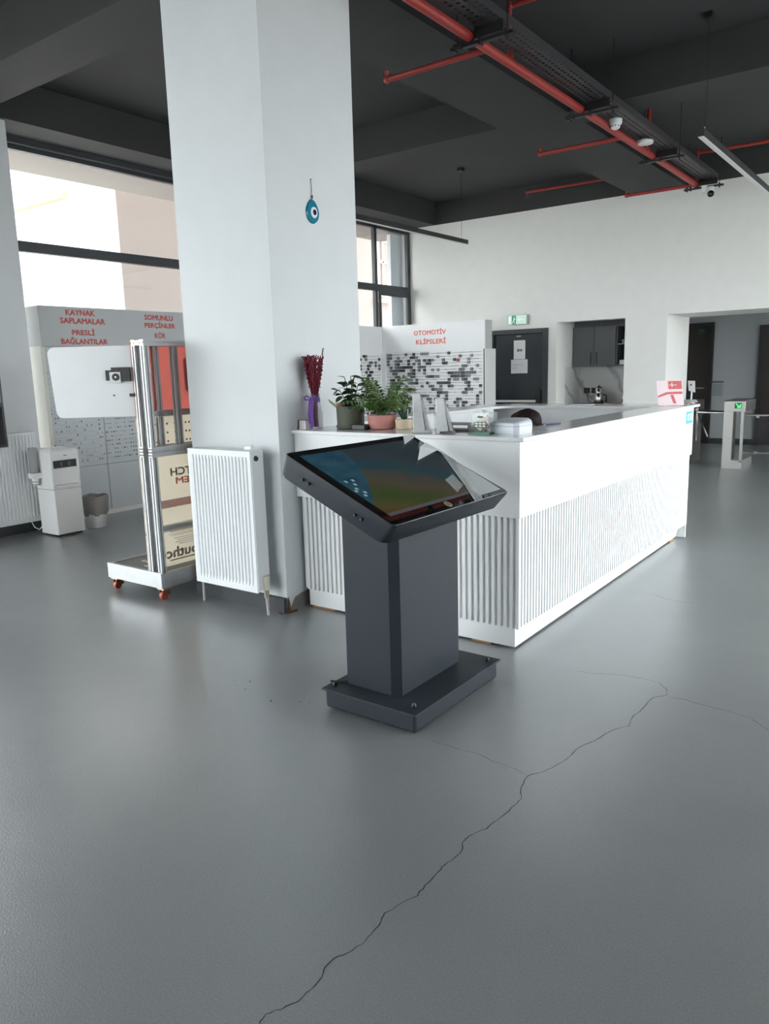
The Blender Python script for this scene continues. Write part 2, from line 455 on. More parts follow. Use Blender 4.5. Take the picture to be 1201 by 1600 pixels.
for k, (x0, x1, zt) in enumerate(((-4.35, -3.57, 2.19), (-2.81, -1.85, 2.10))):
    d = thing('door_%d' % (k+2), None, None, ((x0+x1)/2, 14.96, 0), kind='structure')
    obj('door_frame', MB().box(x0, x0+.07, 14.93, 15, 0, zt).box(x1-.07, x1, 14.93, 15, 0, zt).box(x0+.07, x1-.07, 14.93, 15, zt-.07, zt), DKFR, d)
    box('door_leaf', DKWOOD, d, x0+.07, x1-.07, 14.96, 15, 0.005, zt-.07)
    obj('door_handle', MB().tube([(x1-.13, 14.955, 1.02), (x1-.13, 14.91, 1.02), (x1-.25, 14.91, 1.02)], .01), STEEL, d)

# left wall: pillars between tall glazing
wl = MB(); wl.box(-8.0, -7.35, 3.2, 4.12, 0, ZB); wl.box(-8.0, -7.35, -5, -4.4, 0, ZB)
wl.box(-8.0, -7.75, 4.12, YB, 0, 0.12); wl.box(-8.0, -7.75, -4.4, 3.2, 0, 0.12)
wall_left = obj('wall_left', wl, COLW, kind='structure', keep=True)
obj('baseboard_left', MB().box(-7.35, -7.335, 3.2, 4.12, 0, 0.11), DARKBASE, kind='structure', keep=True)
def glazing(name, y0, y1, posts, x=XW, rail=(2.80, 2.905), zt=3.83, sash=None):
    w = thing(name, None, None, (x, (y0+y1)/2, 0.12), kind='structure')
    d0, d1 = x-0.06, x
    for (a, b) in ((y0, y0+.07), (y1-.075, y1)): box('frame_post', DARKF, w, d0, d1, a, b, .12, zt)
    for p in posts: box('mullion', DARKF, w, d0, d1, p-.035, p+.035, .12, zt)
    box('transom', DARKF, w, d0, d1+.012, y0+.07, y1-.075, *rail)
    box('frame_head', DARKF, w, d0, d1, y0+.07, y1-.075, zt-.04, zt)
    box('frame_sill', DARKF, w, d0, d1, y0+.07, y1-.075, .12, .2)
    ys = [y0+.07] + [v for p in posts for v in (p-.035, p+.035)] + [y1-.075]
    for i in range(0, len(ys), 2):
        for (z0, z1) in ((.2, rail[0]), (rail[1], zt-.04)):
            box('pane', GLASS, w, x-.036, x-.028, ys[i], ys[i+1], z0, z1)
    if sash:
        a, b, z0, z1 = sash
        obj('sash_frame', MB().box(d1, d1+.02, a, a+.06, z0, z1).box(d1, d1+.02, b-.06, b, z0, z1).box(d1, d1+.02, a+.06, b-.06, z1-.07, z1).box(d1, d1+.02, a+.06, b-.06, z0, z0+.06), DARKF, w)
    return w
glazing('window_1', 4.12, 11.495, [6.75, 8.6, 10.5], sash=(10.54, 11.42, 0.9, 2.80))
glazing('window_2', -4.4, 3.2, [-2.5, -0.6, 1.3])
# right side: shopfront glazing out of frame; rear wall closed
RX, RY0 = 2.3, 3.3
wr = MB(); wr.box(RX, RX+.25, -5, RY0, 0, ZS); wr.box(RX, RX+.25, 11.2, 12.1, 0, ZS); wr.box(RX, RX+.25, RY0, 11.2, 3.4, ZS); wr.box(RX, RX+.25, RY0, 11.2, 0, .1)
wall_right = obj('wall_right', wr, WALL, kind='structure', keep=True)
w3 = thing('window_3', None, None, (RX+.12, 6.6, 0.1), kind='structure')
n = 5; st = (11.2-RY0)/n
for i in range(n+1): box('mullion', DARKF, w3, RX+.08, RX+.16, RY0+i*st-.035, RY0+i*st+.035, .1, 3.4)
for i in range(n): box('pane', GLASS, w3, RX+.116, RX+.124, RY0+i*st+.035, RY0+(i+1)*st-.035, .1, 3.4)
RW0, RW1 = -7.0, -2.2
wk = MB(); wk.box(-8, RW0, -5, -4.8, 0, ZS); wk.box(RW1, RX+.25, -5, -4.8, 0, ZS); wk.box(RW0, RW1, -5, -4.8, 3.4, ZS); wk.box(RW0, RW1, -5, -4.8, 0, .4)
obj('wall_rear', wk, WALL, kind='structure', keep=True)
w4 = thing('window_4', None, None, ((RW0+RW1)/2, -4.9, 0.4), kind='structure')
for i in range(4): box('mullion', DARKF, w4, RW0+i*(RW1-RW0)/3-.035, RW0+i*(RW1-RW0)/3+.035, -4.94, -4.86, .4, 3.4)
for i in range(3): box('pane', GLASS, w4, RW0+i*(RW1-RW0)/3+.035, RW0+(i+1)*(RW1-RW0)/3-.035, -4.904, -4.896, .4, 3.4)

# the big column
CX0, CX1, CY0, CY1 = -4.10, -3.29, 3.37, 4.20
wall_column = obj('wall_column', MB().box(CX0, CX1, CY0, CY1, 0, ZS), COLW, kind='structure', keep=True)
obj('baseboard_column', MB().box(CX0-.03, CX1+.0, CY0-.03, CY0, 0, .095).box(CX0-.03, CX0, CY0, CY1, 0, .095), DARKBASE, kind='structure', keep=True)
GRIT = mat('chipped_plaster', (0.24, 0.22, 0.20), 0.95, var=0.5, vscale=40, bump=.6, bscale=60)
RUST = mat('brown_stain', (0.13, 0.075, 0.04), 0.95, var=0.4, vscale=40)
obj('chipped_skirting', MB().add([(CX1+.002, CY0+.02, 0), (CX1+.002, CY1-.4, 0), (CX1+.002, CY1-.4, .12), (CX1+.002, CY0+.14, .10), (CX1+.002, CY0+.07, .085), (CX1+.002, CY0+.03, .03)], [(0, 1, 2, 3, 4, 5)]), GRIT, wall_column)
obj('stain', MB().add([(CX1-.06, CY0-.03, .0008), (CX1-.01, CY0-.055, .0008), (CX1+.03, CY0-.02, .0008), (CX1+.04, CY0+.05, .0008), (CX1+.01, CY0+.08, .0008), (CX1-.02, CY0-.01, .0008)], [(0, 1, 2, 3, 4, 5)]), RUST, floor)
obj('stain', MB().add([(CX1+.0025, CY0, .0), (CX1+.0025, CY0+.03, .0), (CX1+.0025, CY0+.022, .06), (CX1+.0025, CY0+.01, .10), (CX1+.0025, CY0, .085)], [(0, 1, 2, 3, 4)]), RUST, wall_column)

# ------------------------------------------------------------------ outside
GROUND = mat('paving', (0.42, 0.41, 0.39), 0.9)
obj('ground', MB().box(-60, 60, -60, 60, -0.5, -0.2), GROUND, kind='structure', keep=True)
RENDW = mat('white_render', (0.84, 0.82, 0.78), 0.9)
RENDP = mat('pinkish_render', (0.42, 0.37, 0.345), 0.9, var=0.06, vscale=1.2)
BX, BY = -11.0, 7.87
bl = thing('neighbour_building', 'pale rendered house outside the left window with white framed windows', 'building', (-15, 13, -0.2))
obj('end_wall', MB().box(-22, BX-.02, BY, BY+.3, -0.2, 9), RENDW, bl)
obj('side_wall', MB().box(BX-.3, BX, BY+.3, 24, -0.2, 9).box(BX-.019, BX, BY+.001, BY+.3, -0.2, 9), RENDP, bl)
box('roof', mat('house_roof', (.35, .16, .11), .9), bl, -22.3, BX+.4, BY-.4, 24.4, 9, 9.3)
WFR = mat('window_plastic', (0.85, 0.85, 0.84), 0.5)
PANEO = mat('house_pane', (0.55, 0.58, 0.60), 0.1)
f = obj('window_frame', MB().box(-14.3, -14.22, BY-.03, BY, 3.2, 4.46).box(-12.46, -12.38, BY-.03, BY, 3.2, 4.46).box(-14.22, -12.46, BY-.03, BY, 4.40, 4.46).box(-14.22, -12.46, BY-.03, BY, 3.2, 3.26).box(-13.45, -13.4, BY-.03, BY, 3.26, 4.4).box(-12.9, -12.85, BY-.03, BY, 3.26, 4.4), WFR, bl)
box('pane', PANEO, f, -14.22, -12.46, BY-.012, BY-.001, 3.26, 4.4)
box('window_sill', mat('sill_stone', (.6, .57, .5), .8), bl, -14.4, -12.2, BY-.1, BY, 3.1, 3.17)
box('lintel', mat('lintel_stone', (.62, .5, .32), .8), bl, -14.4, -12.3, BY-.12, BY, 4.5, 4.6)
f = obj('window_frame', MB().box(BX, BX+.04, 14.75, 14.83, 3.2, 4.5).box(BX, BX+.04, 15.9, 15.98, 3.2, 4.5).box(BX, BX+.04, 14.83, 15.9, 4.42, 4.5).box(BX, BX+.04, 14.83, 15.9, 3.2, 3.28).box(BX, BX+.04, 14.95, 15.0, 3.28, 4.42).box(BX, BX+.04, 14.83, 15.9, 3.95, 4.01), WFR, bl)
box('pane', mat('brown_blind', (.30, .22, .18), .5), f, BX+.001, BX+.015, 14.83, 15.9, 3.28, 4.42)
box('window_sill', WFR, bl, BX, BX+.12, 14.6, 16.1, 3.06, 3.12)
obj('added_sky_blocker_wall', MB().box(-8.0, RXC, -5, 16, 4.42, 13), RENDP, kind='structure', keep=True)  # unseen upper storeys, added to keep sky light off the alley wall
obj('soffit', MB().box(-8.75, -8.02, -5, 11.9, 3.83, 3.95), mat('soffit_panel', (0.36, 0.325, 0.30), 0.8), kind='structure', keep=True)
obj('wall_outer_fin', MB().box(-8.12, -8.05, 11.22, 11.9, 0, 3.8), mat('blue_grey_cladding', (0.74, 0.78, 0.83), 0.6), kind='structure', keep=True)

# ================================================================== RECEPTION COUNTER
RC = thing('reception_counter', 'white U shaped reception counter with fluted slat panels', 'counter', (-2.5, 5.1, 0))
PX, PY = -1.735, 3.50           # face of the upper panel (right, front)
FY1 = 6.72
LX = -3.275
# plinth
obj('plinth', MB().hexa([(LX+.02, 3.545, .012), (-1.782, 3.545, .012), (-1.83, 6.69, .012), (LX+.02, 6.69, .012)], [(LX+.02, 3.545, .13), (-1.782, 3.545, .13), (-1.80, 6.69, .13), (LX+.02, 6.69, .13)]), WHITE, RC)
# backing behind the slats
obj('front_backing', MB().box(LX, PX-.03, 3.535, 3.56, .125, .73), SLATW, RC)
obj('side_backing', MB().box(PX-.06, PX-.035, 3.56, FY1-.02, .125, .73), SLATW, RC)
# upper fascia
obj('front_panel', MB().box(LX-.01, PX-.02, PY, PY+.02, .73, 1.128), WHITE, RC, bevel=.002)
obj('side_panel', MB().box(PX-.02, PX, PY-.002, FY1, .73, 1.128), WHITE, RC, bevel=.002)
# slats
pitch = .036
sw = .019
sl_f = mesh_of(MB().box(-sw/2, sw/2, -.017, 0, 0, .605), SLATW, 'slat')
n = int((PX-.03-LX)/pitch)
for i in range(n+1): inst(sl_f, 'slat', (PX-.022-i*pitch, 3.535, .125), RC)
sl_s = mesh_of(MB().box(0, .017, -sw/2, sw/2, 0, .605), SLATW, 'slat')
n = int((FY1-3.54)/pitch)
for i in range(n+1): inst(sl_s, 'slat', (PX-.035, 3.545+i*pitch, .125), RC)
# inner panels, back and left arms
obj('inner_panel', MB().box(LX, -1.98, 3.83, 3.85, .012, 1.128).box(-2.0, -1.98, 3.85, 6.4, .012, 1.128).box(LX-.2, -1.98, 6.4, 6.42, .012, 1.128), WHITE, RC)
obj('back_panel', MB().box(LX-.3, PX-.02, FY1-.02, FY1, .012, 1.128), WHITE, RC)
obj('left_panel', MB().box(-3.62, -3.60, 4.21, 6.4, .012, 1.128).box(-3.36, -3.34, 4.21, 6.2, .012, 1.128), WHITE, RC)
def arc(cx, cy, r, a0, a1, n=8): return [(cx+r*math.cos(a0+(a1-a0)*i/n), cy+r*math.sin(a0+(a1-a0)*i/n)) for i in range(n+1)]
TZ0, TZ1 = 1.128, 1.15
def slab(poly): return MB().loft([[(x, y, TZ0) for x, y in poly], [(x, y, TZ1) for x, y in poly]])
obj('countertop', slab([(-3.288, 3.475), (-1.705, 3.475), (-1.705, 3.84), (-3.288, 3.84)]), WHITEG, RC, bevel=.004)
obj('countertop', MB().box(-1.97, -1.705, 3.841, 6.80, TZ0, TZ1), WHITEG, RC, bevel=.004)
pl = [(-1.971, 6.38), (-1.971, 6.76), (-3.3, 6.76)] + [(x, y) for x, y in arc(-3.24, 6.36, .40, PI/2, PI)] + [(-3.64, 4.21), (-3.32, 4.21), (-3.32, 6.2)] + [(x, y) for x, y in arc(-3.14, 6.2, .18, PI, PI/2)]
obj('countertop', slab(pl), WHITEG, RC)
# the lower work desk inside
obj('work_desk', MB().box(-3.27, -2.02, 3.86, 4.35, .72, .745).box(-2.5, -2.02, 4.35, 6.3, .72, .745), mat('desk_top', (.55, .5, .44), .5), RC)
obj('desk_support', MB().box(-3.27, -3.24, 3.86, 4.3, .012, .72).box(-2.5, -2.47, 6.2, 6.3, .012, .72), WHITE, RC)
WOODS = mat('wood_shim', (.42, .22, .09), .7, var=.2, vscale=20)
obj('wood_shim', MB().box(-3.23, -3.05, 3.55, 3.62, 0, .012), WOODS, RC)
obj('wood_shim', MB().box(-2.05, -1.93, 3.55, 3.62, 0, .012), WOODS, RC)
obj('wood_shim', MB().box(-1.9, -1.82, 6.5, 6.6, 0, .012), WOODS, RC)
obj('wood_shim', MB().box(-3.2, -3.1, 6.5, 6.6, 0, .012), WOODS, RC)
# blue sticker at the far end of the side panel
STB = mat('cyan_sticker', (0.05, 0.42, 0.62), 0.4)
st = obj('sticker', MB().box(PX, PX+.0015, 6.50, 6.69, 1.0, 1.10), STB, RC, label='small cyan sticker')
obj('sticker_print', MB().box(PX+.0015, PX+.002, 6.535, 6.68, 1.025, 1.08), mat('pale_blue', (.6, .8, .88), .5), st)
for i in range(4): box('sticker_mark', STB, st, PX+.002, PX+.0024, 6.555+i*.03, 6.57+i*.03, 1.038, 1.066)

# ================================================================== KIOSK
K = thing('touchscreen_kiosk', 'dark grey freestanding kiosk with tilted touchscreen in front of the counter', 'kiosk', (-1.93, 2.79, 0))
kx0, kx1, ky0, ky1 = -2.18, -1.665, 2.42, 3.16
obj('base_box', MB().box(kx0+.012, kx1-.012, ky0+.012, ky1-.012, .006, .094), KIOSK, K, bevel=.012)
obj('base_cover', MB().box(kx0, kx1, ky0, ky1, .090, .098), KIOSK, K, bevel=.002)
for (x, y) in ((kx0+.04, ky0+.05), (kx1-.05, ky0+.06), (kx1-.04, ky1-.06), (kx0+.05, ky1-.06)):
    obj('screw_stud', MB().lathe((x, y, .098), [(.009, 0), (.011, .006), (.008, .016), (.004, .021)], 10), BLK, K, smooth=True)
    obj('levelling_foot', MB().lathe((x, y, 0), [(.012, 0), (.012, .003), (.008, .004), (.008, .008)], 10), BLK, K)
T = math.radians(24.65); ct, stt = math.cos(T), math.sin(T)
HX, HZ = -1.68, .906
HY0, HY1, HL = 2.33, 3.27, .624
def head(u, v, w): return (HX - v*ct + w*stt, HY0+u, HZ + v*stt + w*ct)   # u along the lower edge, v up the slope, w out of the screen
HU = HY1-HY0
def rrect(u0, u1, v0, v1, r, w, n=4):
    pts = []
    for (cu, cv, a) in ((u1-r, v1-r, 0), (u0+r, v1-r, PI/2), (u0+r, v0+r, PI), (u1-r, v0+r, 1.5*PI)):
        for i in range(n+1): pts.append(head(cu+r*math.cos(a+i*PI/2/n), cv+r*math.sin(a+i*PI/2/n), w))
    return pts
obj('housing', MB().loft([rrect(.012, HU-.022, .035, HL-.005, .035, -.104), rrect(.004, HU-.012, .02, HL, .035, -.092), rrect(0, HU, 0, HL, .022, -.006), rrect(0, HU, 0, HL, .022, 0)]), KIOSK, K, smooth=True)
obj('glass_bezel', MB().loft([rrect(.004, HU-.004, .004, HL-.004, .02, 0), rrect(.006, HU-.006, .006, HL-.006, .02, .004)]), BLKG, K)
mb = MB().quad(head(.045, .062, .0046), head(HU-.045, .062, .0046), head(HU-.045, HL-.045, .0046), head(.045, HL-.045, .0046))
sc = obj('screen', mb, SCREEN, K)
uvl = sc.data.uv_layers.new(name='UVMap')
mp = {0: (0, 0), 1: (1, 0), 2: (1, 1), 3: (0, 1)}
for lp in sc.data.loops: uvl.data[lp.index].uv = mp[lp.vertex_index]
if sc.data.polygons[0].normal.z < 0: sc.data.flip_normals()
ICON = mat('desktop_icon', (.3, .4, .45), .4, emit=(.16, .26, .32), estr=.12)
for (u, v) in ((.075, .27), (.09, .235), (.07, .215), (.055, .255), (.10, .30), (.12, .33), (.075, .33)):
    obj('desktop_icon', MB().quad(head(u, v, .005), head(u+.016, v, .005), head(u+.016, v+.016, .005), head(u, v+.016, .005)), ICON, sc)
obj('taskbar', MB().quad(head(.045, .062, .005), head(HU-.045, .062, .005), head(HU-.045, .082, .005), head(.045, .082, .005)), mat('taskbar', (.05, .05, .055), .2, emit=(.06, .06, .065), estr=.35), sc)
# logo disc in the lower bezel
mb = MB(); cu_, cv_ = .435, .036
mb.loft([[head(cu_+.021*math.cos(2*PI*i/20), cv_+.021*math.sin(2*PI*i/20), .004) for i in range(20)], [head(cu_+.021*math.cos(2*PI*i/20), cv_+.021*math.sin(2*PI*i/20), .0055) for i in range(20)]])
lg = obj('logo_disc', mb, mat('dull_gold', (.30, .25, .18), .4, var=.3, vscale=90), K, label='round gold logo on the lower bezel')
mb = MB(); mb.loft([[head(cu_+.012*math.cos(2*PI*i/16), cv_+.012*math.sin(2*PI*i/16), .0055) for i in range(16)], [head(cu_+.012*math.cos(2*PI*i/16), cv_+.012*math.sin(2*PI*i/16), .0062) for i in range(16)]])
obj('logo_centre', mb, mat('logo_grey', (.16, .14, .12), .5), lg)
# peeling protective film: milky folded pieces on the glass at the far corner
FILM = glass_mat('protective_film', (.90, .93, .93), .3, .08, milky=.30)  # milky share paints in the white counter's reflection on the film
FILM2 = glass_mat('folded_film', (.85, .87, .86), .3, .15, milky=.75)
NH = Vector((stt, 0, ct))
obj('peeling_film', MB().plate([head(.70, .03, .006), head(.905, .03, .006), head(.925, .31, .007), head(.815, .167, .006)], NH, .0006), FILM, K, label='clear protective film peeling off the glass')
obj('film_fold', MB().plate([head(.612, .004, .007), head(.690, .004, .007), head(.815, .167, .008), head(.925, .32, .009), head(.937, .434, .010), head(.707, .126, .012)], NH, .0008), glass_mat('film_fold', (.86, .89, .89), .3, .1, milky=.24), K)
obj('film_edge', MB().tube([head(.612, .004, .010), head(.707, .126, .014), head(.937, .434, .012)], .0022, 6), FILM2, K)
obj('film_fold', MB().plate([head(.936, .52, .008), head(.937, .438, .010), head(.655, .372, .016), head(.811, .473, .020)], NH, .0008), FILM2, K)
obj('film_fold', MB().plate([head(.862, .618, .007), head(.932, .616, .007), head(.934, .589, .010), head(.745, .523, .016)], NH, .0008), FILM2, K)
obj('film_flap', MB().plate([head(.648, .198, .006), head(.755, .224, .007), head(.699, .124, .010), head(.593, .091, .008)], NH, .0006), glass_mat('film_flap', (.88, .91, .91), .3, .1, milky=.22), K)
# bolts on the near side and front
for v in (HL-.135, HL-.17, .19, .155):
    p = Vector(head(0, v, -.055)); obj('bolt', MB().ball(p + Vector((0, -.002, 0)), .008, .006, .008, 10, 6), BLK, K, smooth=True)
for u in (.22, .74):
    p = Vector(head(u, .012, -.05)); obj('bolt', MB().ball(p, .005, .005, .005, 8, 6), BLK, K, smooth=True)
# column of the kiosk, cut to the slope of the head
ZCOL = lambda x: HZ + (HX-x)*math.tan(T) - .100/ct + .004
poly = [(-2.085, 2.525), (-1.865, 2.525), (-1.822, 2.55), (-1.822, 3.025), (-2.085, 3.025)]
obj('pedestal', MB().loft([[(x, y, .096) for x, y in poly], [(x, y, ZCOL(x)) for x, y in poly]]), KIOSK, K)
obj('pedestal_rear_cover', MB().loft([[(x, y, .096) for x, y in ((-2.112, 2.528), (-2.087, 2.528), (-2.087, 3.022), (-2.112, 3.022))], [(x, y, ZCOL(x)) for x, y in ((-2.112, 2.528), (-2.087, 2.528), (-2.087, 3.022), (-2.112, 3.022))]]), KIOSK, K)
obj('power_cable', MB().tube([(-2.11, 2.545, .104), (-2.14, 2.515, .104), (-2.165, 2.50, .105), (-2.18, 2.485, .108)], .005), BLK, K)

# ================================================================== RADIATORS
def ribs_y(x0, x1, y, z0, z1, pitch, d):
    """corrugated sheet facing -Y"""
    n = int((x1-x0)/pitch); st_ = (x1-x0)/n; prof = []
    for i in range(n):
        b = x0+i*st_
        prof += [(b, 0), (b+st_*.42, 0), (b+st_*.58, d), (b+st_*.86, d)]
    prof.append((x1, 0)); L = len(prof)
    zz = [(z0, 0), (z0+.028, 1), (z1-.028, 1), (z1, 0)]
    vs = []; fs = []
    for z, k in zz:
        for (x, e) in prof: vs.append((x, y+e*k, z))
    for r in range(3):
        for i in range(L-1): fs.append((r*L+i, r*L+i+1, (r+1)*L+i+1, (r+1)*L+i))
    return MB().add(vs, fs)
rx0, rx1, rz0, rz1, ryf = -3.945, -3.372, .155, 1.04, 3.20
R1 = thing('radiator', 'white panel radiator with vertical flutes hung on the big column', 'radiator', (-3.65, 3.26, rz0))
obj('front_panel', ribs_y(rx0+.03, rx1-.025, ryf, rz0+.04, rz1-.035, .0292, .009), RADW, R1, smooth=True)
obj('panel_border', MB().box(rx0, rx0+.03, ryf-.001, ryf+.012, rz0, rz1).box(rx1-.025, rx1, ryf-.001, ryf+.012, rz0, rz1).box(rx0+.03, rx1-.025, ryf-.001, ryf+.012, rz0, rz0+.04).box(rx0+.03, rx1-.025, ryf-.001, ryf+.012, rz1-.035, rz1), RADW, R1)
obj('side_cover', MB().box(rx1, rx1+.006, ryf+.004, 3.302, rz0+.012, rz1-.005), RADW, R1)
obj('side_cover', MB().box(rx0-.006, rx0, ryf+.004, 3.302, rz0+.012, rz1-.005), RADW, R1)
obj('top_grille', MB().box(rx0, rx1, ryf+.012, 3.302, rz1-.012, rz1), RADW, R1)
obj('rear_panel', MB().box(rx0, rx1, 3.275, 3.302, rz0+.01, rz1-.015), RADW, R1)
obj('air_vent', MB().tube([(rx1+.006, 3.24, rz1-.045), (rx1+.012, 3.24, rz1-.045)], .017, 14), BLK, R1)
obj('air_vent_cap', MB().tube([(rx1+.012, 3.245, rz1-.035), (rx1+.03, 3.245, rz1-.035)], .007, 8), CHROME, R1)
obj('thermostat_head', MB().tube([(-3.48, 3.27, rz1+.012), (-3.42, 3.27, rz1+.016)], [.014, .017], 12), RADW, R1, smooth=True)
v1 = obj('valve', MB().tube([(-3.362, 3.265, .165), (-3.362, 3.265, .255)], [.02, .026], 12), mat('valve_plastic', (.62, .60, .52), .5), R1, smooth=True)
obj('valve_body', MB().tube([(-3.36, 3.265, .215), (-3.375, 3.265, .215)], .014, 10).tube([(-3.362, 3.265, .17), (-3.362, 3.265, .115)], .016, 10), mat('valve_brass', (.35, .31, .25), .4, metal=.8), R1)
obj('pipe', MB().tube([(-3.362, 3.265, .12), (-3.357, 3.267, 0)], .010, 10), mat('grey_pipe', (.45, .45, .43), .5), R1)
obj('pipe', MB().tube([(-3.96, 3.265, .18), (-3.96, 3.265, 0)], .010, 10), mat('grey_pipe', (.45, .45, .43), .5), R1)
obj('wall_bracket', MB().box(-3.8, -3.76, 3.302, 3.37, .25, .95).box(-3.5, -3.46, 3.302, 3.37, .25, .95), RADW, R1)

def ribs_x(y0, y1, x, z0, z1, pitch, d):
    a = ribs_y(y0, y1, 0, z0, z1, pitch, d); b = MB(); b.f = a.f; b.v = [(x-p[1], p[0], p[2]) for p in a.v]; return b
R2 = thing('radiator', 'white panel radiator on the left pillar behind the water dispenser', 'radiator', (-7.25, 3.5, .12))
ry0, ry1, qz0, qz1, qx = 2.75, 3.99, .125, 1.0, -7.19
obj('front_panel', ribs_x(ry0+.03, ry1-.03, qx, qz0+.05, qz1-.02, .033, .010), RADW, R2, smooth=True)
obj('panel_border', MB().box(qx-.012, qx+.001, ry0, ry0+.03, qz0, qz1).box(qx-.012, qx+.001, ry1-.03, ry1, qz0, qz1).box(qx-.012, qx+.001, ry0+.03, ry1-.03, qz0, qz0+.05).box(qx-.012, qx+.001, ry0+.03, ry1-.03, qz1-.02, qz1), RADW, R2)
obj('side_cover', MB().box(qx-.12, qx-.012, ry1-.006, ry1, qz0, qz1), RADW, R2)
obj('top_grille', MB().box(qx-.12, qx-.012, ry0, ry1-.006, qz1-.012, qz1), RADW, R2)
obj('rear_panel', MB().box(-7.345, -7.30, ry0+.5, ry1-.02, qz0+.02, qz1-.02), RADW, R2)

# wall screen seen at the left edge
TV = thing('wall_screen', 'black flat screen edge on the far left pillar above the radiator', 'screen', (-7.12, 3.2, .885))
box('casing', BLK, TV, -7.15, -7.11, 2.55, 3.672, .885, 1.66)
box('screen_glass', BLKG, TV, -7.11, -7.108, 2.57, 3.652, .905, 1.64)
obj('wall_mount', MB().box(-7.35, -7.15, 3.28, 3.42, 1.15, 1.4), BLK, TV)

# ================================================================== WATER DISPENSER + BIN
W = thing('water_dispenser', 'white floor standing water dispenser left of the waste bin', 'dispenser', (-6.98, 4.06, 0))
wx0, wx1, wy0, wy1 = -7.12, -6.835, 3.915, 4.205
DW = mat('dispenser_plastic', (.86, .865, .86), .4, var=.02)
obj('lower_cabinet', MB().box(wx0, wx1, wy0, wy1, .015, .455), DW, W, bevel=.008)
obj('lower_door', MB().box(wx1, wx1+.008, wy0+.004, wy1-.004, .02, .45), DW, W, bevel=.003)
obj('upper_cabinet', MB().box(wx0, wx1-.06, wy0, wy1, .46, .82).box(wx1-.06, wx1+.004, wy0, wy0+.022, .46, .82).box(wx1-.06, wx1+.004, wy1-.022, wy1, .46, .82).box(wx1-.06, wx1+.004, wy0+.022, wy1-.022, .735, .82).box(wx1-.06, wx1+.004, wy0+.022, wy1-.022, .46, .475), DW, W)
obj('dispensing_niche', MB().box(wx1-.059, wx1-.002, wy0+.023, wy1-.023, .662, .734), BLK, W)
obj('niche_panel', MB().hexa([(wx1-.059, wy0+.023, .50), (wx1-.01, wy0+.023, .50), (wx1-.01, wy1-.023, .50), (wx1-.059, wy1-.023, .50)], [(wx1-.059, wy0+.023, .661), (wx1-.02, wy0+.023, .661), (wx1-.02, wy1-.023, .661), (wx1-.059, wy1-.023, .661)]), DW, W)
obj('drip_tray', MB().box(wx1-.05, wx1+.012, wy0+.024, wy1-.024, .476, .497), DW, W, bevel=.004)
for y in (4.02, 4.10): obj('tap', MB().box(wx1-.012, wx1+.006, y-.012, y+.012, .675, .715), mat('tap_grey', (.1, .1, .11), .3), W)
obj('top_cap', MB().loft([[(x, y, .82) for x, y in ((wx0, wy0), (wx1+.004, wy0), (wx1+.004, wy1), (wx0, wy1))], [(x, y, .838) for x, y in ((wx0+.01, wy0+.01), (wx1-.01, wy0+.01), (wx1-.01, wy1-.01), (wx0+.01, wy1-.01))], [(x, y, .85) for x, y in ((wx0+.05, wy0+.05), (wx1-.05, wy0+.05), (wx1-.05, wy1-.05), (wx0+.05, wy1-.05))]]), DW, W)
obj('badge', MB().box(wx1+.004, wx1+.006, 4.05, 4.085, .775, .781), INK, W)
obj('foot_strip', MB().box(wx0+.02, wx1-.02, wy0+.02, wy1-.02, 0, .015), BLK, W)
cd = obj('cup_tube', MB().tube([(-7.05, 3.868, .62), (-7.05, 3.868, .86)], .043, 16), glass_mat('grey_tube', (.62, .62, .63), .1, .1, milky=.25), W, smooth=True)
obj('cup_tube_collar', MB().box(-7.10, -7.0, 3.822, 3.914, .565, .62), DW, W, bevel=.006)
obj('cup', MB().lathe((-7.05, 3.868, .50), [(.027, 0), (.033, .065)], 14), PAPER, W, smooth=True)
obj('cup_band', MB().lathe((-7.05, 3.868, .505), [(.0305, .0), (.0325, .008)], 14).lathe((-7.05, 3.868, .53), [(.0315, .0), (.0335, .008)], 14), GREYINK, W)
obj('power_cord', MB().tube([(-7.12, 3.95, .10), (-7.17, 3.92, .04), (-7.22, 3.9, .06), (-7.27, 3.88, .16)], .005), DW, W)

BN = thing('waste_bin', 'small white waste bin lined with a grey bag beside the water dispenser', 'bin', (-6.97, 4.42, 0))
BNc = (-6.97, 4.42, 0)
obj('bucket', MB().lathe(BNc, [(.095, 0), (.10, .005), (.118, .2), (.118, .22)], 24), WHITE, BN, smooth=True)
mb = MB(); rings = []
for (r, z) in ((.109, .125), (.124, .16), (.134, .24), (.138, .30), (.134, .325), (.122, .325), (.105, .27)):
    rings.append([(BNc[0]+(r+.005*math.sin(7*a+z*40)+.003*math.sin(13*a))*math.cos(a), BNc[1]+(r+.005*math.sin(7*a+z*40))*math.sin(a), z+.006*math.sin(5*a)) for a in [2*PI*k/30 for k in range(30)]])
mb.loft(rings, cap0=False, cap1=True)
obj('bin_bag', mb, mat('grey_bag', (.30, .28, .26), .45, var=.12, vscale=20), BN, smooth=True)
obj('bag_knot', MB().tube([(-6.86, 4.36, .30), (-6.84, 4.345, .312), (-6.835, 4.33, .30)], .006), mat('grey_bag', (.3, .28, .26)), BN)

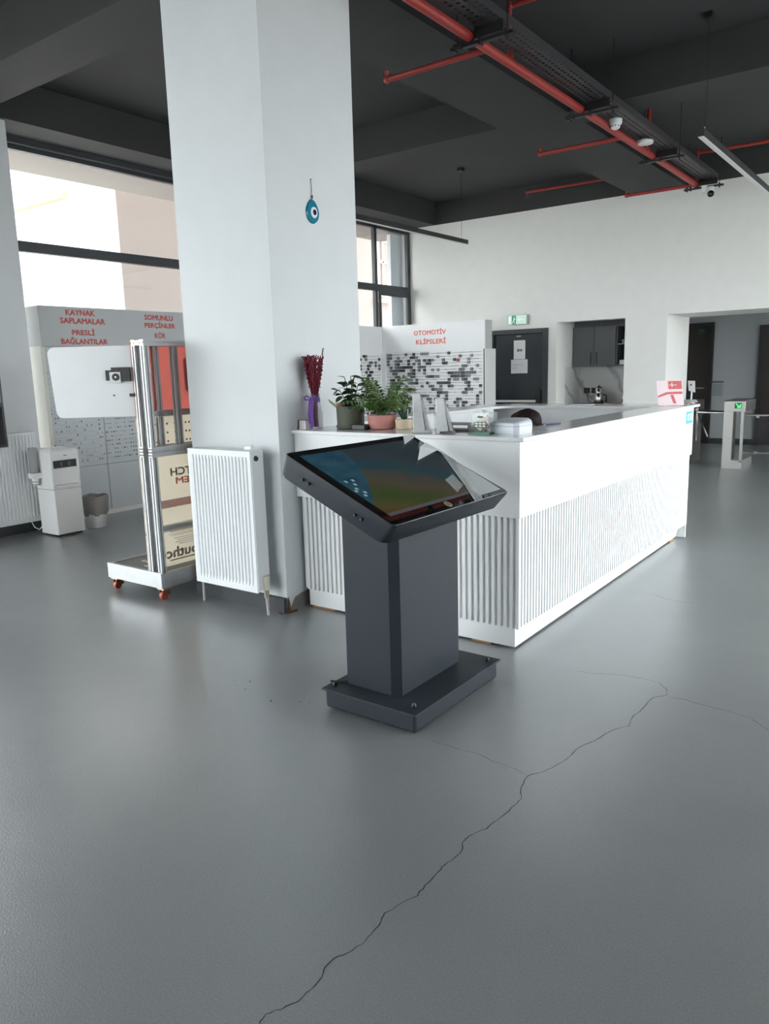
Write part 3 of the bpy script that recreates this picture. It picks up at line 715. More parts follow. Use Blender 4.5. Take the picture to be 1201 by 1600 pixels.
# ================================================================== LEFT HARDWARE DISPLAY
LD = thing('hardware_display', 'long grey display wall with red lettering by the left window', 'display', (-7.6, 6.5, 0))
ldx, ly0, ly1 = -7.5, 4.335, 7.6
box('header_board', DISPH, LD, ldx-.012, ldx, ly0+.01, ly1, 1.835, 2.24)
box('header_end', mat('display_end_grey', (.46, .47, .46), .6), LD, ldx-.24, ldx-.0, ly0, ly0+.0095, 1.835, 2.238)
box('header_top', DISPH, LD, ldx-.24, ldx-.012, ly0+.01, ly1, 2.228, 2.24)
box('end_post', mat('cream_post', (.66, .65, .59), .5), LD, ldx-.24, ldx-.005, ly0-.01, ly0+.03, 0, 1.834)
SB = (4.99, 5.66, 6.33, 7.0, 7.6)
prev = ly0+.03
for yb in SB:
    box('pegboard', DISPG, LD, ldx-.05, ldx-.03, prev+.004, yb-.008, .56, 1.83)
    box('lower_panel', DISPG, LD, ldx-.052, ldx-.032, prev+.004, yb-.008, .05, .555)
    box('seam_strip', mat('seam_grey', (.30, .31, .32), .5), LD, ldx-.05, ldx-.028, yb-.008, yb+.004, .05, 1.83)
    prev = yb
box('back_board', DISPH, LD, ldx-.07, ldx-.055, ly0+.03, ly1, .0, 2.22)
box('base_rail', mat('white_rail', (.7, .7, .68), .5), LD, ldx-.06, ldx-.005, ly0, ly1, .0, .05)
pegs = MB(); pegs2 = MB()
y0 = ly0+.05
for (a, b, dens) in ((ly0+.05, 4.97, 1), (5.01, 5.64, 2), (5.68, 6.3, 2)):
    z = 1.80
    while z > .60:
        y = a
        while y < b-.01:
            if dens == 2 and random.random() < .75 or dens == 1 and (random.random() < (.6 if y > b-.05 else .22)):
                s = random.uniform(.004, .009)
                (pegs if random.random() < .5 else pegs2).box(ldx-.03, ldx-.03+s, y-s*.7, y+s*.7, z-s, z+s)
            y += .03
        if dens == 1: pegs2.box(ldx-.03, ldx-.024, a, b-.06, z-.022, z-.018)
        z -= .047
obj('fastener_samples', pegs, mat('dark_fastener', (.10, .11, .12), .4, metal=.5), LD, kind='stuff', label='tiny dark fasteners in rows')
obj('fastener_samples', pegs2, mat('steel_fastener', (.36, .38, .40), .4, metal=.5), LD, kind='stuff', label='tiny steel fasteners in rows')
for (s, yc, zc, w, h) in (('KAYNAK', 4.807, 2.183, .345, .062), ('SAPLAMALAR', 4.83, 2.098, .53, .062), ('PRESLİ', 4.822, 1.987, .27, .075), ('BAĞLANTILAR', 4.83, 1.895, .55, .078),
                          ('SOMUNLU', 5.81, 2.168, .40, .062), ('PERÇİNLER', 5.82, 2.082, .43, .085), ('KÖR', 5.81, 1.972, .15, .075)):
    text('lettering', s, REDT, LD, (ldx+.0015, yc, zc), 'x', w, h)

# ================================================================== CLIP DISPLAY (back left)
CD = thing('clip_display', 'white display wall of dark clip samples headed OTOMOTİV KLİPSLERİ', 'display', (-6.6, 10.4, 0))
cy, cx0, cx1 = 10.31, -7.60, -5.70
CDW = mat('white_display', (.80, .81, .82), .5, var=.02)
box('header_board', CDW, CD, cx0+.002, cx1, cy, cy+.012, 1.78, 2.2)
box('header_end', mat('display_end_grey', (.46, .47, .46), .6), CD, cx1, cx1+.012, cy, cy+.20, 1.78, 2.2)
box('header_top', CDW, CD, cx0, cx1, cy+.012, cy+.2, 2.188, 2.2)
box('end_post', mat('pale_post', (.62, .63, .62), .5), CD, cx1-.005, cx1+.02, cy-.002, cy+.30, 0, 1.779)
box('post_gap', BLK, CD, cx1-.03, cx1-.006, cy+.012, cy+.03, .1, 1.78)
box('sample_board', CDW, CD, cx0+.05, cx1-.03, cy+.02, cy+.03, .3, 1.78)
box('lower_panel', CDW, CD, cx0+.05, cx1-.03, cy+.015, cy+.03, .0, .295)
box('corner_post', CDW, CD, cx0-.02, cx0+.05, cy-.03, cy+.03, 0, 1.78)
box('header_board', CDW, CD, cx0-.012, cx0, 8.6, cy-.001, 1.77, 2.195)
box('sample_board', CDW, CD, cx0-.03, cx0-.02, 8.6, cy-.03, .3, 1.77)
box('lower_panel', CDW, CD, cx0-.03, cx0-.015, 8.6, cy-.03, .0, .295)
box('end_post', CDW, CD, cx0-.14, cx0-.005, 8.58, 8.6, 0, 1.77)
text('lettering', 'OTOMOTİV', mat('bright_red_lettering', (.80, .19, .14), .6), CD, (-6.68, cy-.0015, 2.075), 'y', .60, .10)
text('lettering', 'KLİPSLERİ', mat('bright_red_lettering', (.80, .19, .14), .6), CD, (-6.66, cy-.0015, 1.935), 'y', .56, .10)
rnd = random.Random(3)
cl = [MB(), MB(), MB()]
def clips(n, rows, place, dens):
    occ = {}
    for j in range(rows):
        for i in range(n):
            d = dens(i/n)
            if rnd.random() < d*.52:
                k = rnd.choice((0, 0, 1, 1, 2)); occ[(i, j)] = k
                if rnd.random() < .22: occ[(i+1, j)] = k
                if rnd.random() < .25: occ[(i, j+1)] = k
    for j in range(rows):
        for i in range(n):
            if (i, j) in occ: place(cl[occ[(i, j)]], i, j, 1)
            else: place(cl[0], i, j, 0)
cell = .0505
def pl1(mb, i, j, full):
    x = cx0+.07+i*cell; z = 1.76-j*cell
    if full: mb.box(x+.003, x+cell-.001, cy+.008, cy+.02, z-cell+.004, z-.002)
    else:
        s = rnd.choice((.003, .0035, .005))
        for q in (.28, .72):
            mb.box(x+cell*q-s, x+cell*q+s, cy+.012, cy+.02, z-cell*.42-s*rnd.uniform(.6, 1.3), z-cell*.42+s)
clips(int((cx1-.04-cx0-.07)/cell), 27, pl1, lambda t: .75-.42*t)
def pl2(mb, i, j, full):
    y = cy-.06-i*cell; z = 1.75-j*cell
    if full: mb.box(cx0-.02, cx0-.008, y-cell+.003, y-.001, z-cell+.004, z-.002)
    else: mb.box(cx0-.02, cx0-.012, y-cell*.5-.005, y-cell*.5+.005, z-cell*.42-.006, z-cell*.42+.004)
clips(24, 27, pl2, lambda t: .34)
for mb, (nm, c) in zip(cl, (('black_clip', (.025, .026, .028)), ('grey_clip', (.11, .115, .12)), ('mid_grey_clip', (.20, .21, .21)))):
    obj('clip_samples', mb, mat(nm, c, .5, var=.3, vscale=30), CD, kind='stuff', label='small dark clip samples in rows')
box('red_clip', mat('red_clip', (.35, .06, .05), .5), CD, -6.20, -6.15, cy+.008, cy+.02, 1.60, 1.65)

# ================================================================== MOBILE ALUMINIUM STAND
S = thing('mobile_stand', 'aluminium profile stand on orange castors left of the column radiator', 'stand', (-4.48, 3.7, 0))
sx0, sx1, sy0, sy1 = -4.79, -4.175, 3.09, 4.35
obj('base_frame', MB().box(sx0, sx1, sy0, sy0+.03, .088, .195).box(sx0, sx1, sy1-.03, sy1, .088, .195).box(sx0, sx0+.03, sy0+.03, sy1-.03, .088, .195).box(sx1-.03, sx1, sy0+.03, sy1-.03, .088, .195), ALU, S, bevel=.002)
for (x, y) in ((sx0, sy0), (sx1-.004, sy0)):
    mb = MB()
    for i in range(7): mb.box(x, x+.005, y-.002, y, .094+i*.0145, .101+i*.0145)
    obj('profile_end_slots', mb, BLK, S)
box('base_plate', mat('dark_print', (.13, .125, .115), .35), S, sx0+.03, sx1-.03, sy0+.03, sy1-.03, .17, .186)
mb = MB()
for i, (w, y) in enumerate(((.02, 0), (.03, .0), (.018, 0), (.034, 0), (.024, 0), (.02, 0))):
    mb.box(-4.64+i*.042, -4.64+i*.042+w, 3.27, 3.30, .1862, .1868)
for i in range(4): mb.box(-4.5+i*.05, -4.46+i*.05, 3.19, 3.205, .1862, .1868)
obj('base_print', mb, PAPER, S)
ORANGE = mat('castor_orange', (.42, .085, .035), .45)
for (x, y) in ((sx0+.045, sy0+.05), (sx1-.045, sy0+.05), (sx0+.045, sy1-.05), (sx1-.045, sy1-.05)):
    c = obj('castor', MB().tube([(x-.013, y-.01, .028), (x+.013, y-.01, .028)], .028, 18), ORANGE, S, smooth=True)
    obj('castor_fork', MB().box(x-.02, x-.015, y-.03, y+.03, .03, .072).box(x+.015, x+.02, y-.03, y+.03, .03, .072), mat('fork_red_brown', (.22, .06, .04), .4), c)
    obj('castor_plate', MB().box(x-.035, x+.035, y-.035, y+.035, .073, .088), mat('zinc', (.5, .42, .3), .4, metal=.8), c)
def prof_post(x, y, z0, z1, w=.04, name='post'):
    mb = MB(); g = .006
    # slotted square profile
    P = [(-w/2, -w/2), (-g, -w/2), (-g, -w/2+.008), (g, -w/2+.008), (g, -w/2), (w/2, -w/2), (w/2, -g), (w/2-.008, -g), (w/2-.008, g), (w/2, g), (w/2, w/2), (g, w/2), (g, w/2-.008), (-g, w/2-.008), (-g, w/2), (-w/2, w/2), (-w/2, g), (-w/2+.008, g), (-w/2+.008, -g), (-w/2, -g)]
    mb.loft([[(x+a, y+b, z0) for a, b in P], [(x+a, y+b, z1) for a, b in P]])
    return obj(name, mb, ALU, S)
def prof_rail(x, y0, y1, z, w=.04, h=.04, name='rail'):
    g = .006; a_, b_ = w/2, h/2
    P = [(-a_, -b_), (a_, -b_), (a_, -g), (a_-.008, -g), (a_-.008, g), (a_, g), (a_, b_), (-a_, b_), (-a_, g), (-a_+.008, g), (-a_+.008, -g), (-a_, -g)]
    return obj(name, MB().loft([[(x+a, y0, z+b) for a, b in P], [(x+a, y1, z+b) for a, b in P]]), ALU, S)
xa, xb = -4.298, -4.205
yp = 3.125
for x in (xa, xb):
    for y in (yp, sy1-.04):
        prof_post(x, y, .186, .975); prof_post(x, y, 1.045, 1.695)
    prof_rail(x, yp-.02, sy1-.02, 1.716, name='top_rail')
    prof_rail(x, yp-.02, sy1-.02, 1.01, h=.066, name='middle_rail')
for y in (yp, sy1-.04): obj('top_joint', MB().box(xa+.02, xb-.02, y-.02, y+.02, 1.70, 1.732), ALU, S)
for x, ys in ((xb, (3.352, 3.72)), (xa, (3.27, 3.62))):
    for y in ys: prof_post(x, y, 1.045, 1.695, name='upright')
prof_rail(xa, yp+.02, sy1-.06, 1.255, name='cross_rail')
prof_rail(xa, yp+.02, sy1-.06, .465, name='cross_rail')
mb = MB()
for i in range(3): mb.box(xb-.02, xb+.02, yp-.0215, yp-.02, .985+i*.02, .993+i*.02)
for i in range(3): mb.box(xa-.02, xa+.02, yp-.0215, yp-.02, .985+i*.02, .993+i*.02)
obj('profile_end_slots', mb, BLK, S)
TP = translucent('translucent_red_board', (.93, .47, .42), .65)
TCR = translucent('translucent_cream_board', (.95, .90, .80), .65)
FADE = translucent('faded_grey_print', (.50, .48, .44), .6)
FADER = translucent('faded_red_print', (.82, .42, .36), .6)
FADEL = translucent('faded_line_print', (.70, .66, .59), .6)
px = xa-.022
box('red_board', TP, S, px-.0015, px, sy0+.012, sy1-.01, 1.235, 1.735)
hb = box('perforated_board', TCR, S, px-.006, px, sy0+.012, sy1-.01, .985, 1.23)
lb = box('print_board', TCR, S, px-.006, px, sy0+.012, sy1-.01, .448, .98)
lb2 = box('print_board', TCR, S, px-.006, px, sy0+.012, sy1-.01, .188, .442)
hm = mesh_of(MB().tube([(0, 0, 0), (.0012, 0, 0)], .007, 10), INK, 'hole')
for y in (3.18, 3.245, 3.315, 3.345, 3.41, 3.44, 3.505, 3.535):
    for z in (1.06, 1.12, 1.18):
        if y < 3.3 and z == 1.12: continue
        inst(hm, 'hole', (px, y, z), hb)
PINKP = mat('pink_print', (.85, .50, .44), .6)
tx = px+.0022
text('print', 'LATCH', FADE, lb, (tx, 3.485, .845), '-x', .29, .058)
text('print', 'SYSTEM', FADER, lb, (tx, 3.545, .78), '-x', .33, .05)
box('print_band', PINKP, lb, px, px+.001, sy0+.012, sy1-.02, .60, .655)
box('print_line', PINKP, lb2, px, px+.001, 3.30, 3.9, .425, .432)
for i, (z, y0) in enumerate(((.408, 3.29), (.397, 3.31), (.375, 3.33), (.360, 3.36), (.345, 3.34), (.33, 3.37))):
    box('print_line', FADEL, lb2, px, px+.001, y0, 3.9, z, z+.004)
text('print', 'southco', FADE, lb2, (tx, 3.385, .28), '-x', .40, .078)
box('print_line', FADEL, lb2, px, px+.001, 3.28, 3.56, .222, .230)
box('striker_bracket', mat('dark_bracket', (.16, .16, .17), .5), S, px-.09, px-.006, 3.52, 3.75, 1.40, 1.62)
# the white rounded board hinged at the front edge, roughly facing the camera
d = Vector((-.803, -.596, 0)); nb = Vector((.596, -.803, 0)); P0 = Vector((px-.004, sy0+.02, 0))
def brd(a, z, w=0): return P0 + d*a + nb*w + Vector((0, 0, z))
bw, bz0, bz1, br = .545, 1.246, 1.703, .045
pts = [brd(-.01, bz0), brd(-.01, bz1)]
pts += [brd(bw-br+br*math.sin(i*PI/2/6), bz1-br+br*math.cos(i*PI/2/6)) for i in range(7)]
pts += [brd(bw-.02-br+br*math.cos(i*PI/2/6), bz0+br-br*math.sin(i*PI/2/6)) for i in range(7)]
wbd = obj('swing_board', MB().plate(pts, nb, -.008), mat('white_board', (.80, .82, .84), .30), S, label='white rounded swing board')
for (nm, a0, a1, z0, z1, t, m_) in (('latch_block', .015, .135, 1.475, 1.565, .02, BLK), ('latch_block', .12, .175, 1.482, 1.548, .014, BLK), ('latch_plate', .075, .145, 1.466, 1.535, .026, ALU)):
    obj(nm, MB().plate([brd(a0, z0), brd(a1, z0), brd(a1, z1), brd(a0, z1)], nb, t), m_, wbd)
c = brd(.105, 1.503); ringp = [c + d*.024*math.cos(2*PI*i/18) + Vector((0, 0, .024*math.sin(2*PI*i/18))) for i in range(18)]
obj('latch_rotor', MB().plate(ringp, nb, .031), BLK, wbd)
c = brd(.105, 1.503); ringp = [c + d*.006*math.cos(2*PI*i/10) + Vector((0, 0, .006*math.sin(2*PI*i/10))) for i in range(10)]
obj('latch_pin', MB().plate(ringp, nb, .033), CHROME, wbd)
obj('latch_knob', MB().plate([brd(.0, 1.375), brd(.03, 1.375), brd(.03, 1.395), brd(.0, 1.395)], nb, .015), BLK, wbd)
c = brd(.135, 1.385); obj('stud', MB().ball(c, .006, .006, .006, 8, 6), BLK, wbd)

# ================================================================== ITEMS ON THE COLUMN, BACK WALL
EV = thing('evil_eye_ornament', 'blue glass evil eye ornament hanging on the column', 'ornament', (-3.29, 3.765, 2.40))
def eye(r, yc, zc, x0, x1, drop=0.0, n=28):
    pts = []
    for i in range(n):
        a = 2*PI*i/n; k = 1+drop*max(0, math.sin(a))**3
        pts.append((yc+r*.92*math.cos(a), zc+r*k*math.sin(a)))
    return MB().loft([[(x0, y, z) for y, z in pts], [(x1, yc+(y-yc)*.93, zc+(z-zc)*.93) for y, z in pts]])
ec = 2.468
obj('glass_drop', eye(.064, 3.763, ec, -3.289, -3.279, .28), mat('turquoise_glass', (.015, .20, .30), .12, var=.25, vscale=30), EV, smooth=False)
obj('white_ring', eye(.034, 3.771, ec+.003, -3.280, -3.276), mat('white_glass', (.8, .82, .85), .2), EV)
obj('dark_pupil', eye(.018, 3.774, ec+.004, -3.278, -3.2745), mat('navy_glass', (.02, .01, .09), .15), EV)
obj('bead', MB().ball((-3.283, 3.763, 2.562), .007, .007, .013, 10, 6), mat('brown_bead', (.12, .10, .14), .3), EV, smooth=True)
obj('cord', MB().tube([(-3.284, 3.763, 2.545), (-3.284, 3.762, 2.61), (-3.284, 3.758, 2.66)], .0016, 5), BLK, EV)
obj('nail', MB().tube([(-3.29, 3.758, 2.662), (-3.277, 3.758, 2.664)], .003, 6), STEEL, EV)

D1 = thing('door_1', None, None, (-5.75, YB, 0), kind='structure')
obj('door_frame', MB().box(DX0, DX0+.09, YB-.03, YB+.05, 0, DZ).box(DX1-.09, DX1, YB-.03, YB+.05, 0, DZ).box(DX0+.09, DX1-.09, YB-.03, YB+.05, DZ-.075, DZ), DARKF, D1, bevel=.004)
box('door_leaf', mat('anthracite_leaf', (.030, .035, .042), .5, var=.08), D1, DX0+.09, DX1-.09, YB+.012, YB+.06, .005, DZ-.075)
obj('push_bar', MB().box(-6.17, -5.41, YB-.06, YB-.03, .925, .962), mat('push_bar_white', (.7, .7, .68), .4), D1, bevel=.006)
for x, s in ((-6.15, 1), (-5.37, -1)):
    obj('push_bar_arm', MB().hexa([(x-.05, YB-.05, .90), (x+.05, YB-.05, .90), (x+.05, YB+.012, .90), (x-.05, YB+.012, .90)], [(x-.03, YB-.02, 1.12), (x+.03, YB-.02, 1.12), (x+.03, YB+.012, 1.12), (x-.03, YB+.012, 1.12)]), BLK, D1)
box('closer_plate', STEEL, D1, -5.78, -5.70, YB+.004, YB+.012, 1.975, 1.99)
n1 = props(box('notice_sheet', PAPER, None, -5.83, -5.625, YB+.009, YB+.011, 1.617, 1.918), 'upright white sheet taped high on the dark door', 'paper')
for (a, b, z0, z1) in ((-5.765, -5.735, 1.74, 1.78), (-5.725, -5.715, 1.74, 1.78), (-5.71, -5.70, 1.74, 1.78), (-5.695, -5.68, 1.74, 1.78)):
    box('print_mark', INK, n1, a, b, YB+.0082, YB+.009, z0, z1)
n2 = props(box('notice_sheet', mat('paper_pale', (.74, .74, .76), .8), None, -5.878, -5.582, YB+.008, YB+.010, 1.39, 1.612), 'landscape white sheet taped below another on the dark door', 'paper')
for (a, b, z0) in ((-5.85, -5.65, 1.525), (-5.85, -5.76, 1.475)): box('print_line', GREYINK, n2, a, b, YB+.0075, YB+.008, z0, z0+.006)

EX = thing('exit_sign', 'green and white emergency exit sign above the dark door', 'sign', (-5.74, YB-.03, 2.17))
box('housing', mat('sign_housing', (.3, .33, .32), .5), EX, -5.91, -5.56, YB-.04, YB, 2.165, 2.315)
pf = box('sign_face', mat('pale_green_face', (.62, .78, .70), .4, emit=(.5, .8, .66), estr=.12), EX, -5.905, -5.58, YB-.045, YB-.04, 2.17, 2.31)
GRN = mat('exit_green', (.02, .26, .12), .4, emit=(.0, .28, .11), estr=.12)
WPG = mat('pictogram_white', (.8, .9, .85), .4, emit=(.7, .9, .8), estr=.15)
yg = YB-.045
box('green_field', GRN, pf, -5.84, -5.765, yg-.001, yg, 2.172, 2.308)
# running figure and doorway on the green field, arrow beside it
mb = MB()
mb.ball((-5.795, yg-.0015, 2.283), .008, .0008, .008, 8, 6)
mb.plate([(-5.812, yg-.0012, 2.23), (-5.797, yg-.0012, 2.23), (-5.79, yg-.0012, 2.27), (-5.803, yg-.0012, 2.27)], (0, -1, 0), .0008)
mb.plate([(-5.812, yg-.0012, 2.232), (-5.805, yg-.0012, 2.232), (-5.823, yg-.0012, 2.19), (-5.831, yg-.0012, 2.194)], (0, -1, 0), .0008)
mb.plate([(-5.804, yg-.0012, 2.232), (-5.797, yg-.0012, 2.232), (-5.786, yg-.0012, 2.19), (-5.794, yg-.0012, 2.188)], (0, -1, 0), .0008)
mb.plate([(-5.792, yg-.0012, 2.265), (-5.776, yg-.0012, 2.245), (-5.78, yg-.0012, 2.24), (-5.796, yg-.0012, 2.256)], (0, -1, 0), .0008)
obj('running_figure', mb, WPG, pf)
mb = MB(); mb.plate([(-5.895, yg-.0005, 2.19), (-5.85, yg-.0005, 2.19), (-5.85, yg-.0005, 2.29), (-5.895, yg-.0005, 2.29)], (0, -1, 0), .0006)
obj('doorway_mark', mb, WPG, pf)
mb = MB(); mb.plate([(-5.70, yg-.0005, 2.232), (-5.64, yg-.0005, 2.232), (-5.64, yg-.0005, 2.246), (-5.70, yg-.0005, 2.246)], (0, -1, 0), .0006)
mb.plate([(-5.74, yg-.0005, 2.239), (-5.70, yg-.0005, 2.21), (-5.70, yg-.0005, 2.268)], (0, -1, 0), .0006)
obj('arrow_mark', mb, WPG, pf)
obj('sign_bracket', MB().tube([(-5.88, YB-.02, 2.315), (-5.885, YB-.02, 2.345)], .004, 6).tube([(-5.65, YB-.02, 2.315), (-5.60, YB-.02, 2.345), (-5.60, YB, 2.345)], .004, 6), STEEL, EX)

# ------------------------------------------------------------------ kitchen niche
CABG = mat('grey_cabinet', (.105, .108, .115), .5, var=.12, vscale=30)
CABI = mat('cabinet_inside', (.035, .042, .045), .6)
UC = thing('wall_cabinet', 'dark grey two door wall cabinet with open shelf in the niche', 'cabinet', (-4.55, 12.3, 1.47))
cyf = 12.12
box('carcass', CABG, UC, -5.07, -4.0, cyf+.30, cyf+.325, 1.47, 2.10)
obj('carcass_panel', MB().box(-5.07, -4.0, cyf+.02, cyf+.30, 1.47, 1.488).box(-5.07, -4.0, cyf+.02, cyf+.30, 2.082, 2.10).box(-4.355, -4.337, cyf+.02, cyf+.30, 1.488, 2.082), CABG, UC)
dz = (1.472, 2.098)
for (x0, x1, hx) in ((-5.068, -4.713, -4.76), (-4.708, -4.36, -4.665)):
    d_ = box('cabinet_door', CABG, UC, x0, x1, cyf, cyf+.018, *dz, bevel=.002)
    obj('handle', MB().box(hx-.008, hx+.008, cyf-.022, cyf-.014, 1.50, 1.69).box(hx-.006, hx+.006, cyf-.014, cyf, 1.50, 1.515).box(hx-.006, hx+.006, cyf-.014, cyf, 1.675, 1.69), BLK, d_)
box('open_shelf', mat('glass_shelf', (.28, .33, .34), .2), UC, -4.336, -4.0, cyf+.03, cyf+.29, 1.80, 1.815)
box('shelf_back', CABI, UC, -4.336, -4.0, cyf+.28, cyf+.299, 1.49, 2.08)
box('filler_panel', CABG, UC, -5.07, -4.0, cyf+.06, cyf+.08, 2.102, 2.29)
props(box('tissue_box', PAPER, None, -4.30, -4.12, 12.15, 12.27, 1.489, 1.56), 'small white box on the open cabinet shelf', 'box')
props(obj('small_cup', MB().lathe((-4.26, 12.2, 1.816), [(.022, 0), (.03, .06), (.026, .06), (.018, .01)], 14), mat('cup_glaze', (.3, .32, .32), .3), smooth=True), 'small cup on the glass shelf of the wall cabinet', 'cup')
obj('trim_1', MB().box(NX0, NX0+.008, 11.84, 12.45, .87, 1.47), MARBLE, kind='structure', keep=True)
obj('trim_2', MB().box(NX0+.008, NX1+.02, 12.442, 12.45, .87, 1.47), MARBLE, kind='structure', keep=True)
KC = thing('kitchen_counter', 'dark worktop base cabinet inside the kitchen niche', 'cabinet', (-4.55, 12.1, 0))
box('worktop', mat('dark_worktop', (.09, .09, .095), .35), KC, -5.07, -4.005, 11.86, 12.44, .83, .868)
box('carcass', CABG, KC, -5.07, -4.005, 11.92, 12.44, .09, .829)
for x0, x1 in ((-5.068, -4.54), (-4.53, -4.0)):
    d_ = box('cabinet_door', CABG, KC, x0, x1, 11.90, 11.918, .10, .82)
    box('handle', BLK, d_, x1-.06, x1-.045, 11.885, 11.90, .6, .78)
box('kick_board', BLK, KC, -5.06, -4.005, 11.97, 12.44, 0, .09)
for x, lab in ((-4.94, 'left black wall socket on the marble splashback'), (-4.81, 'right black wall socket on the marble splashback')):
    so = thing('wall_socket', lab, 'socket', (x, 12.44, 1.03), group='wall sockets')
    box('plate', BLK, so, x-.05, x+.05, 12.428, 12.442, 1.03, 1.12)
    obj('socket_hole', MB().tube([(x, 12.429, 1.075), (x, 12.424, 1.075)], .022, 14), mat('socket_grey', (.05, .05, .05), .5), so)
KT = thing('tea_maker', 'steel double teapot tea maker with black handles on the kitchen worktop', 'kettle', (-4.62, 12.14, .868))
kc = (-4.62, 12.14)
obj('heater_base', MB().lathe((*kc, .868), [(.075, 0), (.08, .01), (.075, .03)], 20), BLK, KT, smooth=True)
obj('lower_kettle', MB().lathe((*kc, .898), [(.07, 0), (.078, .02), (.075, .10), (.06, .135)], 20), CHROME, KT, smooth=True)
obj('upper_teapot', MB().lathe((*kc, 1.033), [(.05, 0), (.062, .015), (.058, .075), (.042, .095)], 20), CHROME, KT, smooth=True)
obj('lid', MB().lathe((*kc, 1.128), [(.043, 0), (.035, .015), (.012, .02), (.012, .035), (.004, .04)], 16), BLK, KT, smooth=True)
obj('handle', MB().tube([(kc[0]+.07, kc[1], 1.02), (kc[0]+.12, kc[1], 1.01), (kc[0]+.125, kc[1], .94), (kc[0]+.115, kc[1], .90)], .012, 8), BLK, KT, smooth=True)
obj('handle', MB().tube([(kc[0]-.055, kc[1], 1.11), (kc[0]-.10, kc[1], 1.10), (kc[0]-.10, kc[1], 1.05)], .011, 8), BLK, KT, smooth=True)
obj('spout', MB().tube([(kc[0]-.06, kc[1], .97), (kc[0]-.09, kc[1], 1.02)], [.018, .01], 8), CHROME, KT, smooth=True)
obj('power_cord', MB().tube([(-4.68, 12.2, .88), (-4.80, 12.3, .876), (-4.90, 12.4, .90), (-4.93, 12.425, 1.0), (-4.94, 12.425, 1.07)], .006, 6), BLK, KT)
SBt = thing('soap_bottle', 'small white bottle with green label at the niche edge', 'bottle', (-4.15, 12.0, .868))
obj('bottle_body', MB().lathe((-4.15, 12.0, .868), [(.035, 0), (.04, .01), (.04, .10), (.03, .125), (.013, .135), (.013, .15)], 16), PAPER, SBt, smooth=True)
obj('bottle_label', MB().lathe((-4.15, 12.0, .905), [(.0405, 0), (.0405, .05)], 16), mat('label_green', (.05, .18, .08), .5), SBt, smooth=True)
obj('pump', MB().tube([(-4.15, 12.0, 1.017), (-4.15, 12.0, 1.06), (-4.18, 12.0, 1.06)], .006, 6), BLK, SBt)
props(obj('dish_cloth', MB().box(-4.42, -4.16, 11.87, 12.1, .868, .88).box(-4.40, -4.2, 11.9, 12.05, .88, .89), mat('red_cloth', (.48, .07, .10), .85, var=.2, vscale=30), bevel=.004), 'folded red cloth lying on the kitchen worktop', 'cloth')

# ------------------------------------------------------------------ corridor items
NB = thing('wall_notice', 'small notice with dark header on the corridor wall', 'notice', (-3.47, 14.99, .87))
box('sheet', mat('grey_sheet', (.34, .37, .39), .6), NB, -3.57, -3.375, 14.988, 15.0, .87, 1.115)
box('header_strip', INK, NB, -3.575, -3.37, 14.984, 14.988, 1.115, 1.14)
for i in range(7): box('text_line', mat('slate_ink', (.16, .19, .21), .7), NB, -3.56, -3.40, 14.986, 14.988, .885+i*.03, .895+i*.03)
ES2 = thing('exit_sign', 'unlit dark exit sign above the corridor door', 'sign', (-3.86, 14.9, 2.0))
box('housing', BLK, ES2, -3.85, -3.70, 14.9, 14.958, 2.0, 2.1)
box('sign_face', mat('dim_green', (.02, .09, .05), .4), ES2, -3.83, -3.72, 14.897, 14.9, 2.015, 2.085)

tx0, tx1, ty0, ty1 = -2.565, -2.29, 11.52, 12.2
TS = thing('turnstile', 'steel turnstile with lit green arrow in the corridor opening', 'turnstile', (-2.43, 11.85, 0))
obj('cabinet', MB().box(tx0, tx1, ty0, ty1, .80, .945), STEEL, TS, bevel=.004)
obj('leg_column', MB().box(tx0, tx0+.12, ty0, ty0+.04, 0, .80), STEEL, TS)
obj('side_panel', MB().box(tx0, tx0+.02, ty0+.04, ty1, 0, .80), mat('dark_steel', (.10, .09, .09), .4, metal=.6), TS)
obj('leg_post', MB().box(tx1-.05, tx1-.015, ty0, ty0+.04, .1, .80), STEEL, TS)
obj('foot', MB().box(tx0+.12, tx1-.01, ty0, ty1, 0, .12), STEEL, TS)
obj('end_cover', MB().box(tx1, tx1+.003, ty0+.01, ty1-.01, .805, .94), mat('dark_steel', (.10, .09, .09), .4, metal=.6), TS)
obj('top_cover', MB().box(tx0-.004, tx1+.004, ty0-.004, ty1, .945, .955), mat('dark_steel', (.10, .09, .09), .4, metal=.6), TS)
sg = box('arrow_display', mat('display_dark_green', (.005, .04, .01), .3, emit=(.0, .06, .01), estr=.6), TS, tx0+.135, tx0+.225, ty0-.002, ty0, .845, .92)
ARW = mat('green_led', (.1, .8, .2), .4, emit=(.05, .9, .16), estr=1.0)
ya = ty0-.0025
mb = MB()
mb.plate([(tx0+.145, ya, .908), (tx0+.157, ya, .914), (tx0+.205, ya, .872), (tx0+.193, ya, .862)], (0, -1, 0), .001)
mb.plate([(tx0+.168, ya, .855), (tx0+.216, ya, .855), (tx0+.216, ya, .868), (tx0+.168, ya, .868)], (0, -1, 0), .001)
mb.plate([(tx0+.204, ya, .868), (tx0+.216, ya, .868), (tx0+.216, ya, .905), (tx0+.204, ya, .905)], (0, -1, 0), .001)
obj('arrow', mb, ARW, sg, label='glowing green arrow')
obj('badge', MB().box(tx0+.05, tx0+.08, ty0-.001, ty0, .91, .916), CHROME, TS)
for p in ((tx1-.10, ty0+.3, .78),):
    obj('tripod_arm', MB().tube([(tx0+.02, 11.9, .76), (-3.03, 11.9, .765)], .017, 10), CHROME, TS)
RL = thing('barrier_rail', 'steel and glass barrier right of the lit turnstile', 'rail', (-1.6, 11.56, 0))
